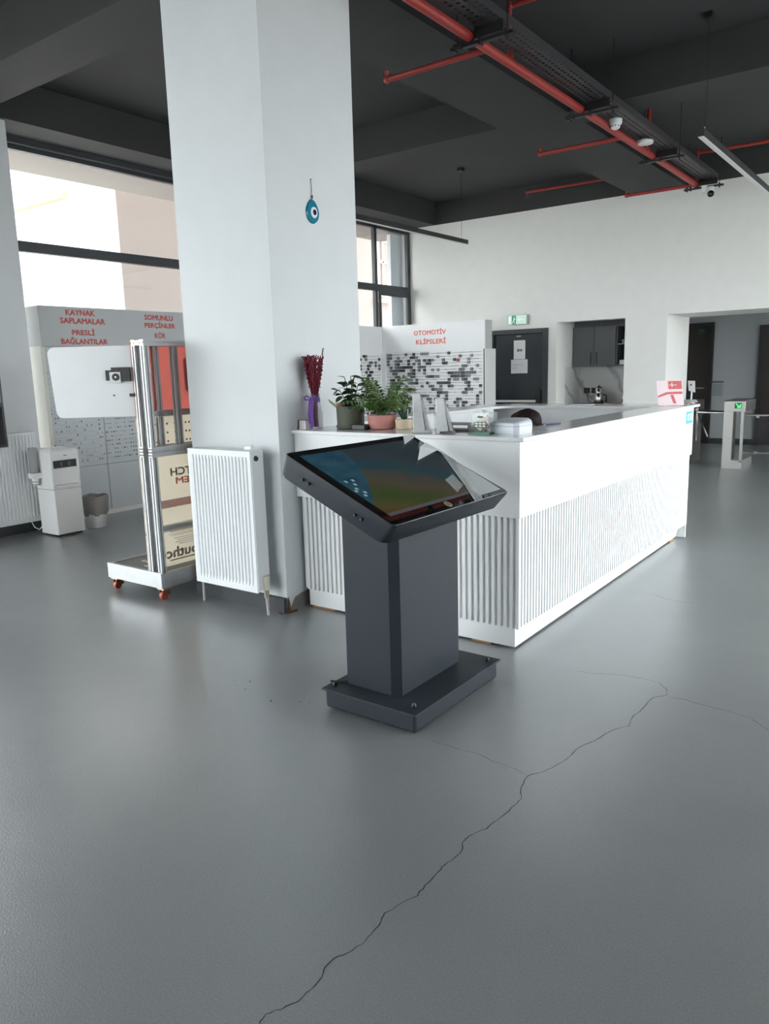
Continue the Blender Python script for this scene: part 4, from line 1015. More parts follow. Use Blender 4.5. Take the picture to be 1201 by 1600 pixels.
obj('upper_rail', MB().tube([(tx1-.01, 11.55, .755), (-0.6, 11.55, .755)], .018, 10), CHROME, RL)
obj('lower_rail', MB().tube([(tx1-.01, 11.55, .235), (-0.6, 11.55, .235)], .015, 10), CHROME, RL)
obj('rail_post', MB().tube([(-0.6, 11.55, 0), (-0.6, 11.55, .80)], .025, 12), STEEL, RL)
box('glass_pane', GLASS, RL, tx1+.05, -0.66, 11.545, 11.555, .26, .73)
for x in (-2.13, -1.3):
    for z in (.745, .245): obj('glass_clamp', MB().box(x-.02, x+.02, 11.535, 11.565, z-.03, z+.01), CHROME, RL)
TL = thing('turnstile', 'dark steel tripod turnstile beside the opening jamb behind the counter', 'turnstile', (-3.18, 12.1, 0))
obj('cabinet', MB().box(-3.30, -3.06, 11.75, 12.45, .70, .93), mat('dark_steel', (.10, .09, .09), .4, metal=.6), TL, bevel=.004)
obj('pedestal', MB().box(-3.28, -3.08, 11.8, 12.4, 0, .70), mat('mid_steel', (.20, .19, .18), .45, metal=.6), TL)
obj('hub', MB().ball((-3.05, 11.95, .80), .04, .05, .05, 12, 8), STEEL, TL, smooth=True)
for q in ((-2.57, 11.95, .765), (-3.0, 11.85, .35), (-2.95, 12.25, .38)):
    obj('tripod_arm', MB().tube([(-3.05, 11.95, .79), q], .016, 8), CHROME, TL)
FR = thing('face_reader', 'small grey access terminal on a thin white post by the turnstile', 'terminal', (-3.08, 11.78, .93))
obj('post', MB().tube([(-3.085, 11.78, .93), (-3.08, 11.78, 1.13)], .012, 8), RADW, FR)
obj('terminal', MB().plate([(-3.115, 11.76, 1.085), (-3.025, 11.76, 1.060), (-3.04, 11.77, 1.225), (-3.135, 11.77, 1.230)], (0, -1, 0), .02), mat('terminal_grey', (.62, .63, .64), .4), FR)
obj('camera_eye', MB().ball((-3.085, 11.738, 1.17), .012, .005, .014, 10, 6), BLK, FR)

# ================================================================== CEILING SERVICES
PIPE = thing('sprinkler_pipe', 'red sprinkler pipe with side branches under the black ceiling', 'pipe', (-2.89, 7.5, 3.74))
pxx, pzz, pr_ = -2.885, 3.735, .034
obj('main_pipe', MB().tube([(pxx, -4.5, pzz), (pxx, 10.86, pzz)], pr_, 14), REDP, PIPE, smooth=True)
def branch(pts, r=.021): 
    o = obj('branch_pipe', MB().tube(pts, r, 10), REDP, PIPE, smooth=True)
    obj('elbow', MB().ball(pts[-1 if len(pts) < 3 else 1], r*1.35, r*1.35, r*1.35, 10, 6), REDP, o, smooth=True)
for y, xe in ((5.28, -3.78), (8.09, -3.79), (10.80, -3.79), (1.9, -3.78)):
    branch([(pxx, y, pzz), (xe, y, pzz), (xe, y, pzz+.06)])
branch([(-5.45, 11.14, 4.08), (-3.97, 11.18, 4.08)], .018)
obj('sprinkler_head', MB().tube([(-5.44, 11.14, 4.07), (-5.44, 11.14, 4.02)], [.014, .008], 8).tube([(-5.44, 11.14, 4.02), (-5.44, 11.14, 4.012)], .02, 10), CHROME, PIPE)
for y, yy in ((5.62, 5.62), (8.85, 8.85), (11.3, 11.3)):
    yk = min(y, 10.84)
    if y == 8.85: branch([(pxx, yk, pzz), (pxx, yk, ZS)], .021)
    else: branch([(pxx, yk, pzz), (pxx, yk, 4.13), (-1.2 if y > 10 else 0.8, yk+.1, 4.13)], .021)
# cable tray, perforated
TRT = thing('cable_tray', 'black perforated cable tray beside the red sprinkler pipe', 'tray', (-2.73, 7.5, 3.75))
t0, t1, tz = -2.835, -2.635, 3.78
mb = MB(); y = 1.0; cell = .06
xs = [t0, t0+.022, t0+.046, t0+.076, t0+.100, t0+.130, t0+.154, t0+.178, t1]
while y < 10.85:
    ys_ = [y, y+.018, y+.045, y+cell]
    for i in range(len(xs)-1):
        for j in range(3):
            if i % 2 == 1 and j == 1: continue
            mb.quad((xs[i], ys_[j], tz), (xs[i+1], ys_[j], tz), (xs[i+1], ys_[j+1], tz), (xs[i], ys_[j+1], tz))
    y += cell
obj('tray_floor', mb, TRAYM, TRT, kind='stuff')
obj('tray_side', MB().box(t0-.003, t0, 1.0, 10.85, tz, tz+.06), TRAYM, TRT)
obj('tray_side', MB().box(t1, t1+.003, 1.0, 10.85, tz, tz+.06), TRAYM, TRT)
for k in range(4): obj('cable', MB().tube([(t0+.03+k*.04, 1.0, tz+.012), (t0+.035+k*.035, 4, tz+.015), (t0+.03+k*.04, 7, tz+.012), (t0+.04+k*.03, 10.7, tz+.014)], .008, 6), BLK, TRT)
for y in (3.2, 5.02, 6.99, 9.02, 10.78):
    hz = 3.70
    h_ = obj('hanger_rail', MB().box(-3.03, -2.55, y-.02, y+.02, hz-.025, hz-.004), BLK, TRT)
    for x in (-2.985, -2.60): obj('threaded_rod', MB().tube([(x, y, hz-.05), (x, y, ZS)], .0045, 6), BLK, h_)
    mb = MB()
    for x in (-3.0, -2.95, -2.80, -2.60): mb.box(x-.008, x+.008, y-.023, y+.023, hz-.035, hz+.01)
    obj('hanger_clip', mb, BLK, h_)
    obj('pipe_clamp', MB().tube([(pxx, y-.012, pzz), (pxx, y+.012, pzz)], pr_+.006, 14), BLK, h_)
    obj('tray_support', MB().box(t0-.01, t1+.01, y-.015, y+.015, hz+.01, tz), BLK, h_)
SD = thing('smoke_detector', 'white domed smoke detector under the cable tray', 'detector', (-2.80, 7.62, 3.66))
obj('base_ring', MB().lathe((-2.80, 7.62, 3.735), [(.055, 0), (.06, .012), (.06, .044)], 22), RADW, SD, smooth=True)
obj('dome', MB().lathe((-2.80, 7.62, 3.69), [(.018, 0), (.04, .012), (.052, .045)], 22), RADW, SD, smooth=True)
for i in range(10):
    a = 2*PI*i/10; c = Vector((-2.80+.048*math.cos(a), 7.62+.048*math.sin(a), 3.716))
    obj('vent_slot', MB().ball(c, .006, .006, .006, 6, 4), BLK, SD)
DD = thing('ceiling_speaker', 'flat white disc fitting under the cable tray', 'detector', (-2.79, 8.44, 3.72))
obj('disc', MB().lathe((-2.79, 8.44, 3.722), [(.05, 0), (.085, .006), (.088, .03), (.07, .04)], 26), RADW, DD, smooth=True)
obj('bracket', MB().box(-2.82, -2.76, 8.42, 8.46, 3.762, 3.785), STEEL, DD)
CC = thing('security_camera', 'small dark security camera on white bracket by the back wall', 'camera', (-2.68, 10.7, 3.55))
obj('bracket', MB().box(-2.80, -2.74, 10.72, 10.80, 3.62, 3.70).box(-2.745, -2.66, 10.74, 10.78, 3.655, 3.68), RADW, CC, bevel=.004)
obj('mount', MB().lathe((-2.685, 10.74, 3.61), [(.03, 0), (.034, .05)], 16), RADW, CC, smooth=True)
obj('camera_ball', MB().ball((-2.685, 10.72, 3.585), .042, .042, .042, 16, 10), BLK, CC, smooth=True)
obj('lens', MB().ball((-2.665, 10.685, 3.575), .015, .01, .015, 10, 6), BLKG, CC)

def linear_lamp(label, x, y0, y1, z0, hang, on=True):
    l = thing('pendant_light', label, 'lamp', (x, (y0+y1)/2, z0), group='linear pendant lights')
    obj('housing', MB().box(x-.027, x+.027, y0, y1, z0+.004, z0+.062), mat('lamp_black', (.018, .018, .02), .5), l, bevel=.001)
    obj('diffuser', MB().box(x-.022, x+.022, y0+.004, y1-.004, z0, z0+.004), mat('opal_diffuser', (.75, .76, .76), .5), l)
    for y in hang:
        obj('suspension_wire', MB().tube([(x, y, z0+.062), (x+.004, y+.01, (z0+ZS)/2), (x, y+.0, ZS-.04)], .0025, 5), BLK, l)
        obj('ceiling_rose', MB().box(x-.03, x+.03, y-.05, y+.05, ZS-.04, ZS), BLK, l)
        obj('wire_grip', MB().tube([(x, y, z0+.062), (x, y, z0+.10)], .006, 6), STEEL, l)
linear_lamp('unlit black linear pendant light by the far window', -5.82, 6.0, 10.0, 3.245, (6.3, 9.85))
linear_lamp('black linear pendant light right of the cable tray', -1.835, 6.93, 10.6, 3.30, (7.04, 10.2))

# ================================================================== THINGS ON THE COUNTER
CT = 1.1502
def on(x, y, z=0): return (x, y, CT+z)

def lift(p, loc=None): return p
FRM = thing('photo_frame', 'small white block with brown edge left of the dried flowers', 'frame', on(-3.25, 3.55))
obj('block', MB().box(-3.277, -3.222, 3.545, 3.572, CT, CT+.056), PAPER, FRM)
obj('wooden_edge', MB().box(-3.283, -3.277, 3.540, 3.575, CT, CT+.058).box(-3.277, -3.222, 3.540, 3.575, CT+.056, CT+.059), mat('frame_brown', (.22, .13, .08), .6), FRM)

# dried flowers in a glass vase with a purple ribbon
V = thing('flower_vase', 'dark red dried flowers in glass vase tied with purple ribbon', 'vase', on(-3.215, 3.63))
vc = (-3.215, 3.63)
obj('glass_vase', MB().lathe((*vc, CT), [(.044, 0), (.047, .01), (.045, .09), (.034, .15), (.030, .20), (.034, .215)], 20), glass_mat('vase_glass', (.86, .82, .88), .2, .05, milky=.06), V, smooth=True)
BURG = mat('burgundy_flower', (.20, .012, .035), .7, var=.4, vscale=60)
STEMM = mat('dry_stem', (.14, .035, .05), .8, var=.3)
PURP = mat('purple_ribbon', (.22, .09, .42), .35, var=.12)
rn = random.Random(11)
stems = []
for v in range(4):
    mb = MB(); H = .27
    mb.tube([(0, 0, 0), (.004*(v-1.5), .003, H*.5), (0, 0, H)], .0016, 4)
    for k in range(16):
        z = H*(.35+.65*k/15); a = rn.uniform(0, 2*PI); r = .0045+.003*rn.random()
        mb.ball((r*math.cos(a), r*math.sin(a), z), .0042, .0042, .006, 5, 4)
    stems.append(mesh_of(mb, BURG, 'stem'))
for k in range(64):
    a = rn.uniform(0, 2*PI); r = math.sqrt(rn.random())
    tilt = .19*r
    o = inst(stems[k % 4], 'flower_stem', (vc[0]+.014*r*math.cos(a), vc[1]+.014*r*math.sin(a), CT+.17+rn.uniform(-.03, .015)), V, rot=Vector((math.cos(a), math.sin(a), 0)).to_track_quat('X', 'Z').to_euler())
    o.rotation_euler = (Vector((math.cos(a)*math.sin(tilt), math.sin(a)*math.sin(tilt), math.cos(tilt)))).to_track_quat('Z', 'Y').to_euler()
obj('bare_stems', MB().tube([(vc[0], vc[1], CT+.012), (vc[0], vc[1], CT+.10), (vc[0], vc[1], CT+.2)], [.02, .016, .02], 9), STEMM, V)
obj('sprig', MB().tube([(vc[0]+.01, vc[1], CT+.2), (vc[0]+.05, vc[1]+.01, CT+.33), (vc[0]+.065, vc[1]+.01, CT+.42), (vc[0]+.075, vc[1]+.01, CT+.485)], .0016, 4), STEMM, V)
mb = MB()
for k in range(16):
    t = k/15; mb.ball((vc[0]+.056+.02*t+rn.uniform(-.004, .004), vc[1]+.01, CT+.36+.13*t), .0045, .0045, .006, 6, 4)
obj('sprig_buds', mb, mat('dark_bud', (.04, .015, .03), .8), V)
obj('sprig', MB().tube([(vc[0]-.01, vc[1], CT+.2), (vc[0]-.035, vc[1], CT+.30), (vc[0]-.055, vc[1], CT+.345)], .002, 4), STEMM, V)
obj('ribbon_band', MB().lathe((*vc, CT+.165), [(.0345, 0), (.0335, .012), (.033, .03)], 18), PURP, V, smooth=True)
mb = MB()
for (dx, w, zz) in ((.000, .008, .0), (.018, .007, .01), (-.012, .006, .03)):
    x0 = vc[0]+dx; mb.loft([[(x0-w, vc[1]-.036, CT+.185), (x0+w, vc[1]-.036, CT+.185), (x0+w, vc[1]-.033, CT+.185), (x0-w, vc[1]-.033, CT+.185)], [(x0-w+.004, vc[1]-.055, CT+.09), (x0+w+.004, vc[1]-.055, CT+.09), (x0+w+.004, vc[1]-.052, CT+.09), (x0-w+.004, vc[1]-.052, CT+.09)], [(x0-w+.008, vc[1]-.051, CT+.004+zz), (x0+w+.008, vc[1]-.051, CT+.004+zz), (x0+w+.008, vc[1]-.048, CT+.004+zz), (x0-w+.008, vc[1]-.048, CT+.004+zz)]])
obj('ribbon_tails', mb, PURP, V)
mb = MB()
for s_ in (-1, 1):
    mb.tube([(vc[0], vc[1]-.037, CT+.185), (vc[0]+s_*.03, vc[1]-.04, CT+.205), (vc[0]+s_*.05, vc[1]-.04, CT+.195), (vc[0]+s_*.045, vc[1]-.04, CT+.18), (vc[0], vc[1]-.037, CT+.183)], [.003, .006, .006, .006, .003], 6)
obj('ribbon_bow', mb, PURP, V, smooth=True)

# plants
LEAFD = mat('dark_leaf', (.020, .060, .022), .4, var=.35, vscale=25)
LEAFG = mat('palm_leaf', (.085, .19, .040), .45, var=.4, vscale=18)
LEAFL = mat('light_palm_leaf', (.19, .31, .075), .45, var=.3, vscale=18)
ALOE = mat('aloe_leaf', (.030, .070, .040), .4, var=.25, vscale=30)
SOIL = mat('soil', (.05, .035, .022), .95, var=.4, vscale=60)
def leaf_mesh(L, w, m, name='leaf', bend=.25, n=5):
    mb = MB(); vs = []; fs = []
    for i in range(n+1):
        t = i/n; ww = w*math.sin(PI*min(1, t*.93+.05))**.8
        z = -bend*L*t*t
        vs += [(L*t, -ww, z+.12*ww), (L*t, 0, z-.04*ww), (L*t, ww, z+.12*ww)]
    for i in range(n):
        for k in (0, 1): fs.append((i*3+k, i*3+k+1, i*3+k+4, i*3+k+3))
    return mesh_of(mb.add(vs, fs), m, name, True)
GP = thing('potted_plant', 'dark leafed plant in square-shouldered olive green pot with saucer', 'plant', on(-3.0, 3.72))
gp = (-3.00, 3.715)
POTG = mat('olive_pot', (.105, .115, .085), .6, var=.08)
obj('saucer', MB().lathe((*gp, CT), [(.078, 0), (.088, .004), (.092, .022), (.086, .022), (.08, .012)], 26), POTG, GP, smooth=True)
obj('pot', MB().lathe((*gp, CT+.012), [(.076, 0), (.084, .006), (.088, .125), (.082, .127), (.080, .11)], 28), POTG, GP, smooth=True)
obj('soil', MB().lathe((*gp, CT+.118), [(.079, 0), (.079, .004)], 20), SOIL, GP)
lm = leaf_mesh(.062, .021, LEAFD)
stemsG = [((0, 0), (-.045, .01, .19)), ((.01, 0), (.01, -.01, .20)), ((.0, .01), (-.01, .02, .15)), ((.01, 0), (.055, 0, .14)), ((-.01, -.01), (-.05, -.02, .12)), ((.01, -.01), (.07, -.02, .09)), ((0, 0), (.03, -.03, .12)), ((.0, 0), (.04, .0, .205))]
for (b, tp) in stemsG:
    p0 = Vector((gp[0]+b[0], gp[1]+b[1], CT+.12)); p1 = p0 + Vector(tp)
    obj('stem', MB().tube([p0, p0.lerp(p1, .5)+Vector((.005, 0, .01)), p1], .0026, 5), mat('green_stem', (.05, .09, .03), .6), GP)
    for k in range(7):
        t = .3+.7*k/6; q = p0.lerp(p1, t); a = rn.uniform(0, 2*PI); el = rn.uniform(-.5, .6)
        inst(lm, 'leaf', q, GP, rot=(rn.uniform(-.6, .6), el, a), scale=[rn.uniform(.7, 1.15)]*3)
lg2 = leaf_mesh(.075, .009, mat('spiky_green', (.07, .13, .035), .5, var=.3))
for k in range(10): inst(lg2, 'grass_leaf', (gp[0]+.03+rn.uniform(-.02, .03), gp[1]-.03, CT+.125), GP, rot=(0, rn.uniform(-.9, .1), rn.uniform(-2.4, .5)))
obj('dry_flower', MB().ball((gp[0]-.06, gp[1]-.05, CT+.15), .012, .012, .012, 8, 6).tube([(gp[0]-.06, gp[1]-.05, CT+.13), (gp[0]-.11, gp[1]-.06, CT+.165), (gp[0]-.125, gp[1]-.06, CT+.18)], [.009, .007, .002], 6), mat('straw', (.55, .46, .24), .8), GP)
obj('dry_leaf', MB().ball((gp[0]-.025, gp[1]-.06, CT+.145), .022, .012, .018, 8, 6), mat('dry_brown', (.22, .10, .05), .8), GP)

PP = thing('potted_plant', 'feathery green palm in round pink pot on the counter', 'plant', on(-2.78, 3.73))
pp = (-2.775, 3.74)
obj('pot', MB().lathe((*pp, CT), [(.070, 0), (.080, .006), (.087, .03), (.089, .085), (.083, .087), (.080, .07)], 30), mat('pink_pot', (.52, .22, .20), .55, var=.1, vscale=30), PP, smooth=True)
obj('soil', MB().lathe((*pp, CT+.074), [(.080, 0), (.080, .004)], 20), SOIL, PP)
def frond(L, m, seed):
    r = random.Random(seed); mb = MB(); n = 11; vs = []; fs = []
    pts = [Vector((L*t*(.55+.35*t), 0, L*(t*.95-.55*t*t))) for t in [i/n for i in range(n+1)]]
    mb.tube(pts, .0016, 4)
    for i in range(3, n+1):
        p = pts[i]; t = i/n; l = .062*(1.15-.55*abs(t-.55)); 
        for s_ in (-1, 1):
            d = Vector((.55, s_*.75, -.12+r.uniform(-.15, .15))).normalized(); e = Vector((.5, -s_*.3, .0)).normalized()*.0058
            a = p; b = p+d*l*.5; c = p+d*l - Vector((0, 0, l*.28))
            k = len(mb.v); mb.v += [tuple(a), tuple(b+e), tuple(c), tuple(b-e)]; mb.f.append((k, k+1, k+2, k+3))
    return mesh_of(mb, m, 'frond')
fr = [frond(.26, LEAFG, 1), frond(.23, LEAFG, 2), frond(.25, LEAFL, 3), frond(.20, LEAFL, 4), frond(.22, LEAFD, 5)]
for k in range(46):
    a = rn.uniform(0, 2*PI); r = rn.uniform(0, .045)
    inst(fr[k % 5], 'frond', (pp[0]+r*math.cos(a), pp[1]+r*math.sin(a), CT+.072), PP, rot=(0, rn.uniform(-.85, .12), a), scale=[rn.uniform(.72, 1.12)]*3)
for (a, el, s_) in ((PI+.3, .35, .8), (PI-.1, .55, .7), (-.3, .3, .95), (.15, .22, 1.0), (-.6, .45, .8)):
    inst(fr[4 if el > .4 else 2], 'frond', (pp[0], pp[1], CT+.085), PP, rot=(0, el*.5, a), scale=[s_]*3)
AL = thing('potted_plant', 'small aloe in cream pot beside the pink pot', 'plant', on(-2.63, 3.76))
al = (-2.63, 3.765)
obj('pot', MB().lathe((*al, CT), [(.046, 0), (.052, .005), (.055, .06), (.050, .061), (.048, .05)], 24), mat('cream_pot', (.58, .47, .34), .6, var=.06), AL, smooth=True)
obj('soil', MB().lathe((*al, CT+.052), [(.047, 0), (.047, .003)], 16), SOIL, AL)
mb = MB(); mb.tube([(0, 0, 0), (.02, 0, .03), (.045, 0, .065), (.06, 0, .10)], [.009, .010, .006, .001], 6)
am = mesh_of(mb, ALOE, 'aloe_leaf', True)
for k in range(13):
    a = 2*PI*k/13*2.4; inst(am, 'leaf', (al[0], al[1], CT+.05), AL, rot=(0, -.5*(k % 3)/2, a), scale=[.8+.25*(k % 3)/2]*3)
obj('plant_tag', MB().box(al[0]+.03, al[0]+.037, al[1]-.01, al[1]-.008, CT+.05, CT+.12), mat('tag_grey', (.55, .55, .55), .6), AL)
props(obj('small_black_case', MB().box(-2.92, -2.82, 3.62, 3.68, CT, CT+.032), BLK, bevel=.004), 'small black case between the olive pot and pink pot', 'case')

# leaflet holders: tall narrow acrylic holders seen edge on
ACR = glass_mat('clear_acrylic', (.93, .95, .95), .2, .02, milky=.05)
for (x, y, h, lab, tw) in ((-2.40, 3.60, .212, 'left tall leaflet holder with white leaflets on the counter', .06), (-2.25, 3.605, .186, 'right tall leaflet holder with white leaflets on the counter', .05)):
    L = thing('leaflet_holder', lab, 'leaflet holder', on(x, y), group='leaflet holders')
    dirn = Vector((.80, .60, 0))        # leans away along this direction in plan
    side = Vector((-.60, .80, 0))*.055
    def pt(a, z, s): return Vector((x, y, CT)) + dirn*a + side*s + Vector((0, 0, z))
    obj('back_plate', MB().loft([[pt(.052, .002, -1), pt(.057, .002, -1), pt(.057, .002, 1), pt(.052, .002, 1)], [pt(-.002, h, -1), pt(.003, h, -1), pt(.003, h, 1), pt(-.002, h, 1)]]), ACR, L)
    obj('leaflets', MB().loft([[pt(-.040, .012, -.9), pt(.020, .012, -.9), pt(.020, .012, .9), pt(-.040, .012, .9)], [pt(-.044, h+.004, -.9), pt(-.006, h+.004, -.9), pt(-.006, h+.004, .9), pt(-.044, h+.004, .9)]]), mat('leaflet_paper', (.72, .73, .74), .6, var=.12, vscale=40), L)
    obj('leaflet_sheet', MB().loft([[pt(.026, .012, -.9), pt(.046, .012, -.9), pt(.046, .012, .9), pt(.026, .012, .9)], [pt(-.006, h-.004, -.9), pt(-.003, h-.004, -.9), pt(-.003, h-.004, .9), pt(-.006, h-.004, .9)]]), mat('leaflet_grey', (.50, .51, .53), .5, var=.15, vscale=40), L)
    obj('front_pocket', MB().loft([[pt(-.050, .002, -1), pt(-.046, .002, -1), pt(-.046, .002, 1), pt(-.050, .002, 1)], [pt(-.052, h*.62, -1), pt(-.048, h*.62, -1), pt(-.048, h*.62, 1), pt(-.052, h*.62, 1)]]), ACR, L)
    obj('holder_base', MB().loft([[pt(-.05, 0, -1), pt(.06, 0, -1), pt(.06, 0, 1), pt(-.05, 0, 1)], [pt(-.05, .003, -1), pt(.06, .003, -1), pt(.06, .003, 1), pt(-.05, .003, 1)]]), ACR, L)
DT = thing('document_tray', 'black document tray behind the leaflet holders', 'tray', on(-2.24, 3.76))
obj('tray_plate', MB().box(-2.34, -2.15, 3.70, 3.835, CT+.036, CT+.042), mat('tray_top_grey', (.22, .22, .23), .4), DT)
obj('tray_plate', MB().box(-2.34, -2.15, 3.70, 3.835, CT+.002, CT+.008), BLK, DT)
obj('tray_side', MB().box(-2.155, -2.15, 3.70, 3.835, CT, CT+.04).box(-2.34, -2.335, 3.70, 3.835, CT, CT+.04), BLK, DT)
AB = thing('card_box', 'clear acrylic box of small cards on green base on the counter', 'box', on(-2.0, 3.61))
ax0, ax1, ay0, ay1 = -2.055, -1.945, 3.565, 3.65
obj('box_walls', MB().box(ax0, ax1, ay0, ay0+.003, CT+.012, CT+.112).box(ax0, ax1, ay1-.003, ay1, CT+.012, CT+.112).box(ax0, ax0+.003, ay0, ay1, CT+.012, CT+.112).box(ax1-.003, ax1, ay0, ay1, CT+.012, CT+.112), ACR, AB)
obj('box_lid', MB().box(ax0-.004, ax1+.004, ay0-.004, ay1+.004, CT+.112, CT+.116), ACR, AB)
box('box_base', mat('green_base', (.04, .18, .11), .4), AB, ax0, ax1, ay0, ay1, CT, CT+.012)
obj('lid_knob', MB().ball((-2.0, 3.607, CT+.122), .014, .014, .007, 10, 6), ACR, AB)
cm = [mesh_of(MB().box(-.022, .022, -.002, .002, -.015, .015), mat(nm, c, .6, var=.1), 'card') for nm, c in (('card_pink', (.55, .22, .22)), ('card_white', (.75, .74, .72)), ('card_brown', (.26, .14, .10)), ('card_cream', (.6, .5, .4)))]
for k in range(18):
    inst(cm[k % 4], 'card', (rn.uniform(ax0+.028, ax1-.028), rn.uniform(ay0+.012, ay1-.02), CT+.022+.058*k/18+rn.uniform(0, .008)), AB, rot=(rn.uniform(-.5, .5), rn.uniform(-.7, .7), rn.uniform(-.6, .6)))
lab_ = box('printed_label', mat('label_dark_green', (.03, .12, .07), .5), AB, -2.035, -1.965, ay0-.001, ay0, CT+.036, CT+.066)
for i in range(3):
    for z in (.041, .054): box('print_mark', PAPER, lab_, -2.03+i*.022, -2.014+i*.022, ay0-.0016, ay0-.001, CT+z, CT+z+.008)
box('printed_label', mat('label_dark_green', (.03, .12, .07), .5), AB, -2.015, -1.985, ay0-.001, ay0, CT+.088, CT+.098)
SBX = thing('towel_dispenser', 'pale grey rounded plastic box at the counter corner', 'box', on(-1.88, 3.70))
mb = MB()
P_ = [(-1.955, 3.62), (-1.825, 3.60), (-1.80, 3.62), (-1.795, 3.76), (-1.82, 3.79), (-1.95, 3.80), (-1.975, 3.78), (-1.98, 3.64)]
ctr = Vector((-1.885, 3.70))
rg = lambda k, z, dz=0: [(ctr.x+(x-ctr.x)*k, ctr.y+(y-ctr.y)*k, CT+z+(.012 if y > 3.7 else 0)*dz) for x, y in P_]
mb.loft([rg(1.0, 0), rg(1.02, .045), rg(.97, .06, .6), rg(.85, .066, 1)])
obj('body', mb, mat('pale_grey_plastic', (.62, .66, .72), .35), SBX, smooth=True)
mb = MB(); mb.loft([rg(1.025, .040), rg(1.03, .046)]); obj('lid_seam', mb, mat('seam_pale', (.45, .48, .53), .4), SBX)
PEN = thing('pen', 'purple pen lying on the counter top', 'pen', on(-1.9, 4.29))
obj('barrel', MB().tube([(-1.93, 4.22, CT+.006), (-1.887, 4.345, CT+.006)], .005, 8), mat('pen_purple', (.05, .03, .16), .3), PEN, smooth=True)
obj('tip', MB().tube([(-1.93, 4.22, CT+.006), (-1.935, 4.205, CT+.006)], [.005, .001], 8), STEEL, PEN)
# leaflets at the far end of the counter
LS = thing('leaflet_stand', 'red and white leaflet standing at the far end of the counter', 'leaflet', on(-1.83, 6.45))
ax = Vector((.803, .596, 0)); no = Vector((.596, -.803, 0)); c0 = Vector((-1.835, 6.42, CT))
def lp(a, z, w=0): return c0 + ax*a - no*(z*.35) + Vector((0, 0, z)) + no*w
def lplate(a0, a1, z0, z1, w, t): return MB().plate([lp(a0, z0, w), lp(a1, z0, w), lp(a1, z1, w), lp(a0, z1, w)], no, t)
RDP = mat('leaflet_red', (.60, .12, .13), .5)
sh = obj('sheet', lplate(-.105, .105, .005, .205, 0, .002), mat('leaflet_pale', (.80, .66, .69), .5), LS)
obj('red_block', lplate(-.01, .10, .135, .20, .002, .0008), RDP, sh)
obj('print_plus', lplate(-.005, .06, .166, .170, .0028, .0006), PAPER, sh); obj('print_plus', lplate(.018, .024, .152, .186, .0028, .0006), PAPER, sh)
mb = MB().plate([lp(-.10, .07, .002), lp(-.10, .085, .002), lp(-.03, .112, .002), lp(.10, .115, .002), lp(.10, .095, .002), lp(-.02, .095, .002)], no, .0008)
obj('red_band', mb, RDP, sh)
obj('red_band', MB().plate([lp(.0, .09, .002), lp(.025, .09, .002), lp(.045, .02, .002), lp(.02, .02, .002)], no, .0008), RDP, sh)
obj('stand_foot', MB().plate([lp(-.09, .0, -.10), lp(.09, .0, -.10), lp(.09, .0, .03), lp(-.09, .0, .03)], (0, 0, 1), .003), ACR, LS)
MG = thing('magazine_pile', 'small pile of curled magazines beside the standing leaflet', 'magazines', on(-1.80, 6.66))
for k in range(3):
    mb = MB(); top = []; bot = []
    for i in range(7):
        t = i/6; z = CT+.003+k*.006+.02*math.sin(PI*t)*(.5+.3*k)
        top.append((z, 6.58+.2*t))
    rings = [[(-1.92+.02*k, y, z), (-1.74+.01*k, y, z-.0), (-1.74+.01*k, y, z+.004), (-1.92+.02*k, y, z+.004)] for z, y in top]
    mb.loft(rings); obj('magazine', mb, (PAPER, mat('cover_grey', (.32, .32, .34), .3), mat('cover_pale', (.62, .60, .60), .3))[k], MG, smooth=True)
props(obj('paper_sheet', MB().box(-2.75, -2.55, 6.5, 6.62, CT, CT+.002), PAPER), 'white paper sheet lying on the rear counter arm', 'paper')

# ================================================================== PERSON AT THE DESK
SKIN = mat('skin', (.36, .20, .14), .55, var=.06)
HAIR = mat('dark_hair', (.016, .010, .008), .6, spec=.25, var=.4, vscale=120, bump=.5, bscale=160)
SHIRT = mat('dark_shirt', (.03, .035, .05), .85)
TROU = mat('dark_trousers', (.02, .02, .022), .85)
def skin_obj(name, pts, edges, m, parent=None, base=(0, 0, 0), sub=2):
    me = bpy.data.meshes.new(name)
    b = Vector(base); off = root_loc(parent) if parent else Vector((0, 0, 0))
    me.from_pydata([Vector(p[:3])+b-off if parent else Vector(p[:3]) for p in pts], edges, [])
    o = bpy.data.objects.new(name, me); COL.objects.link(o)
    if parent: o.parent = parent
    else: o.location = b
    sk = o.modifiers.new('skin', 'SKIN'); sk.use_smooth_shade = True
    for i, p in enumerate(pts):
        me.skin_vertices[0].data[i].radius = (p[3], p[4] if len(p) > 4 else p[3])
        me.skin_vertices[0].data[i].use_root = (i == 0)
    sd = o.modifiers.new('sub', 'SUBSURF'); sd.levels = sub; sd.render_levels = sub
    me.materials.append(m)
    return o
PB = (-2.80, 5.0, 0)     # hips; the person faces +X, bent over the desk
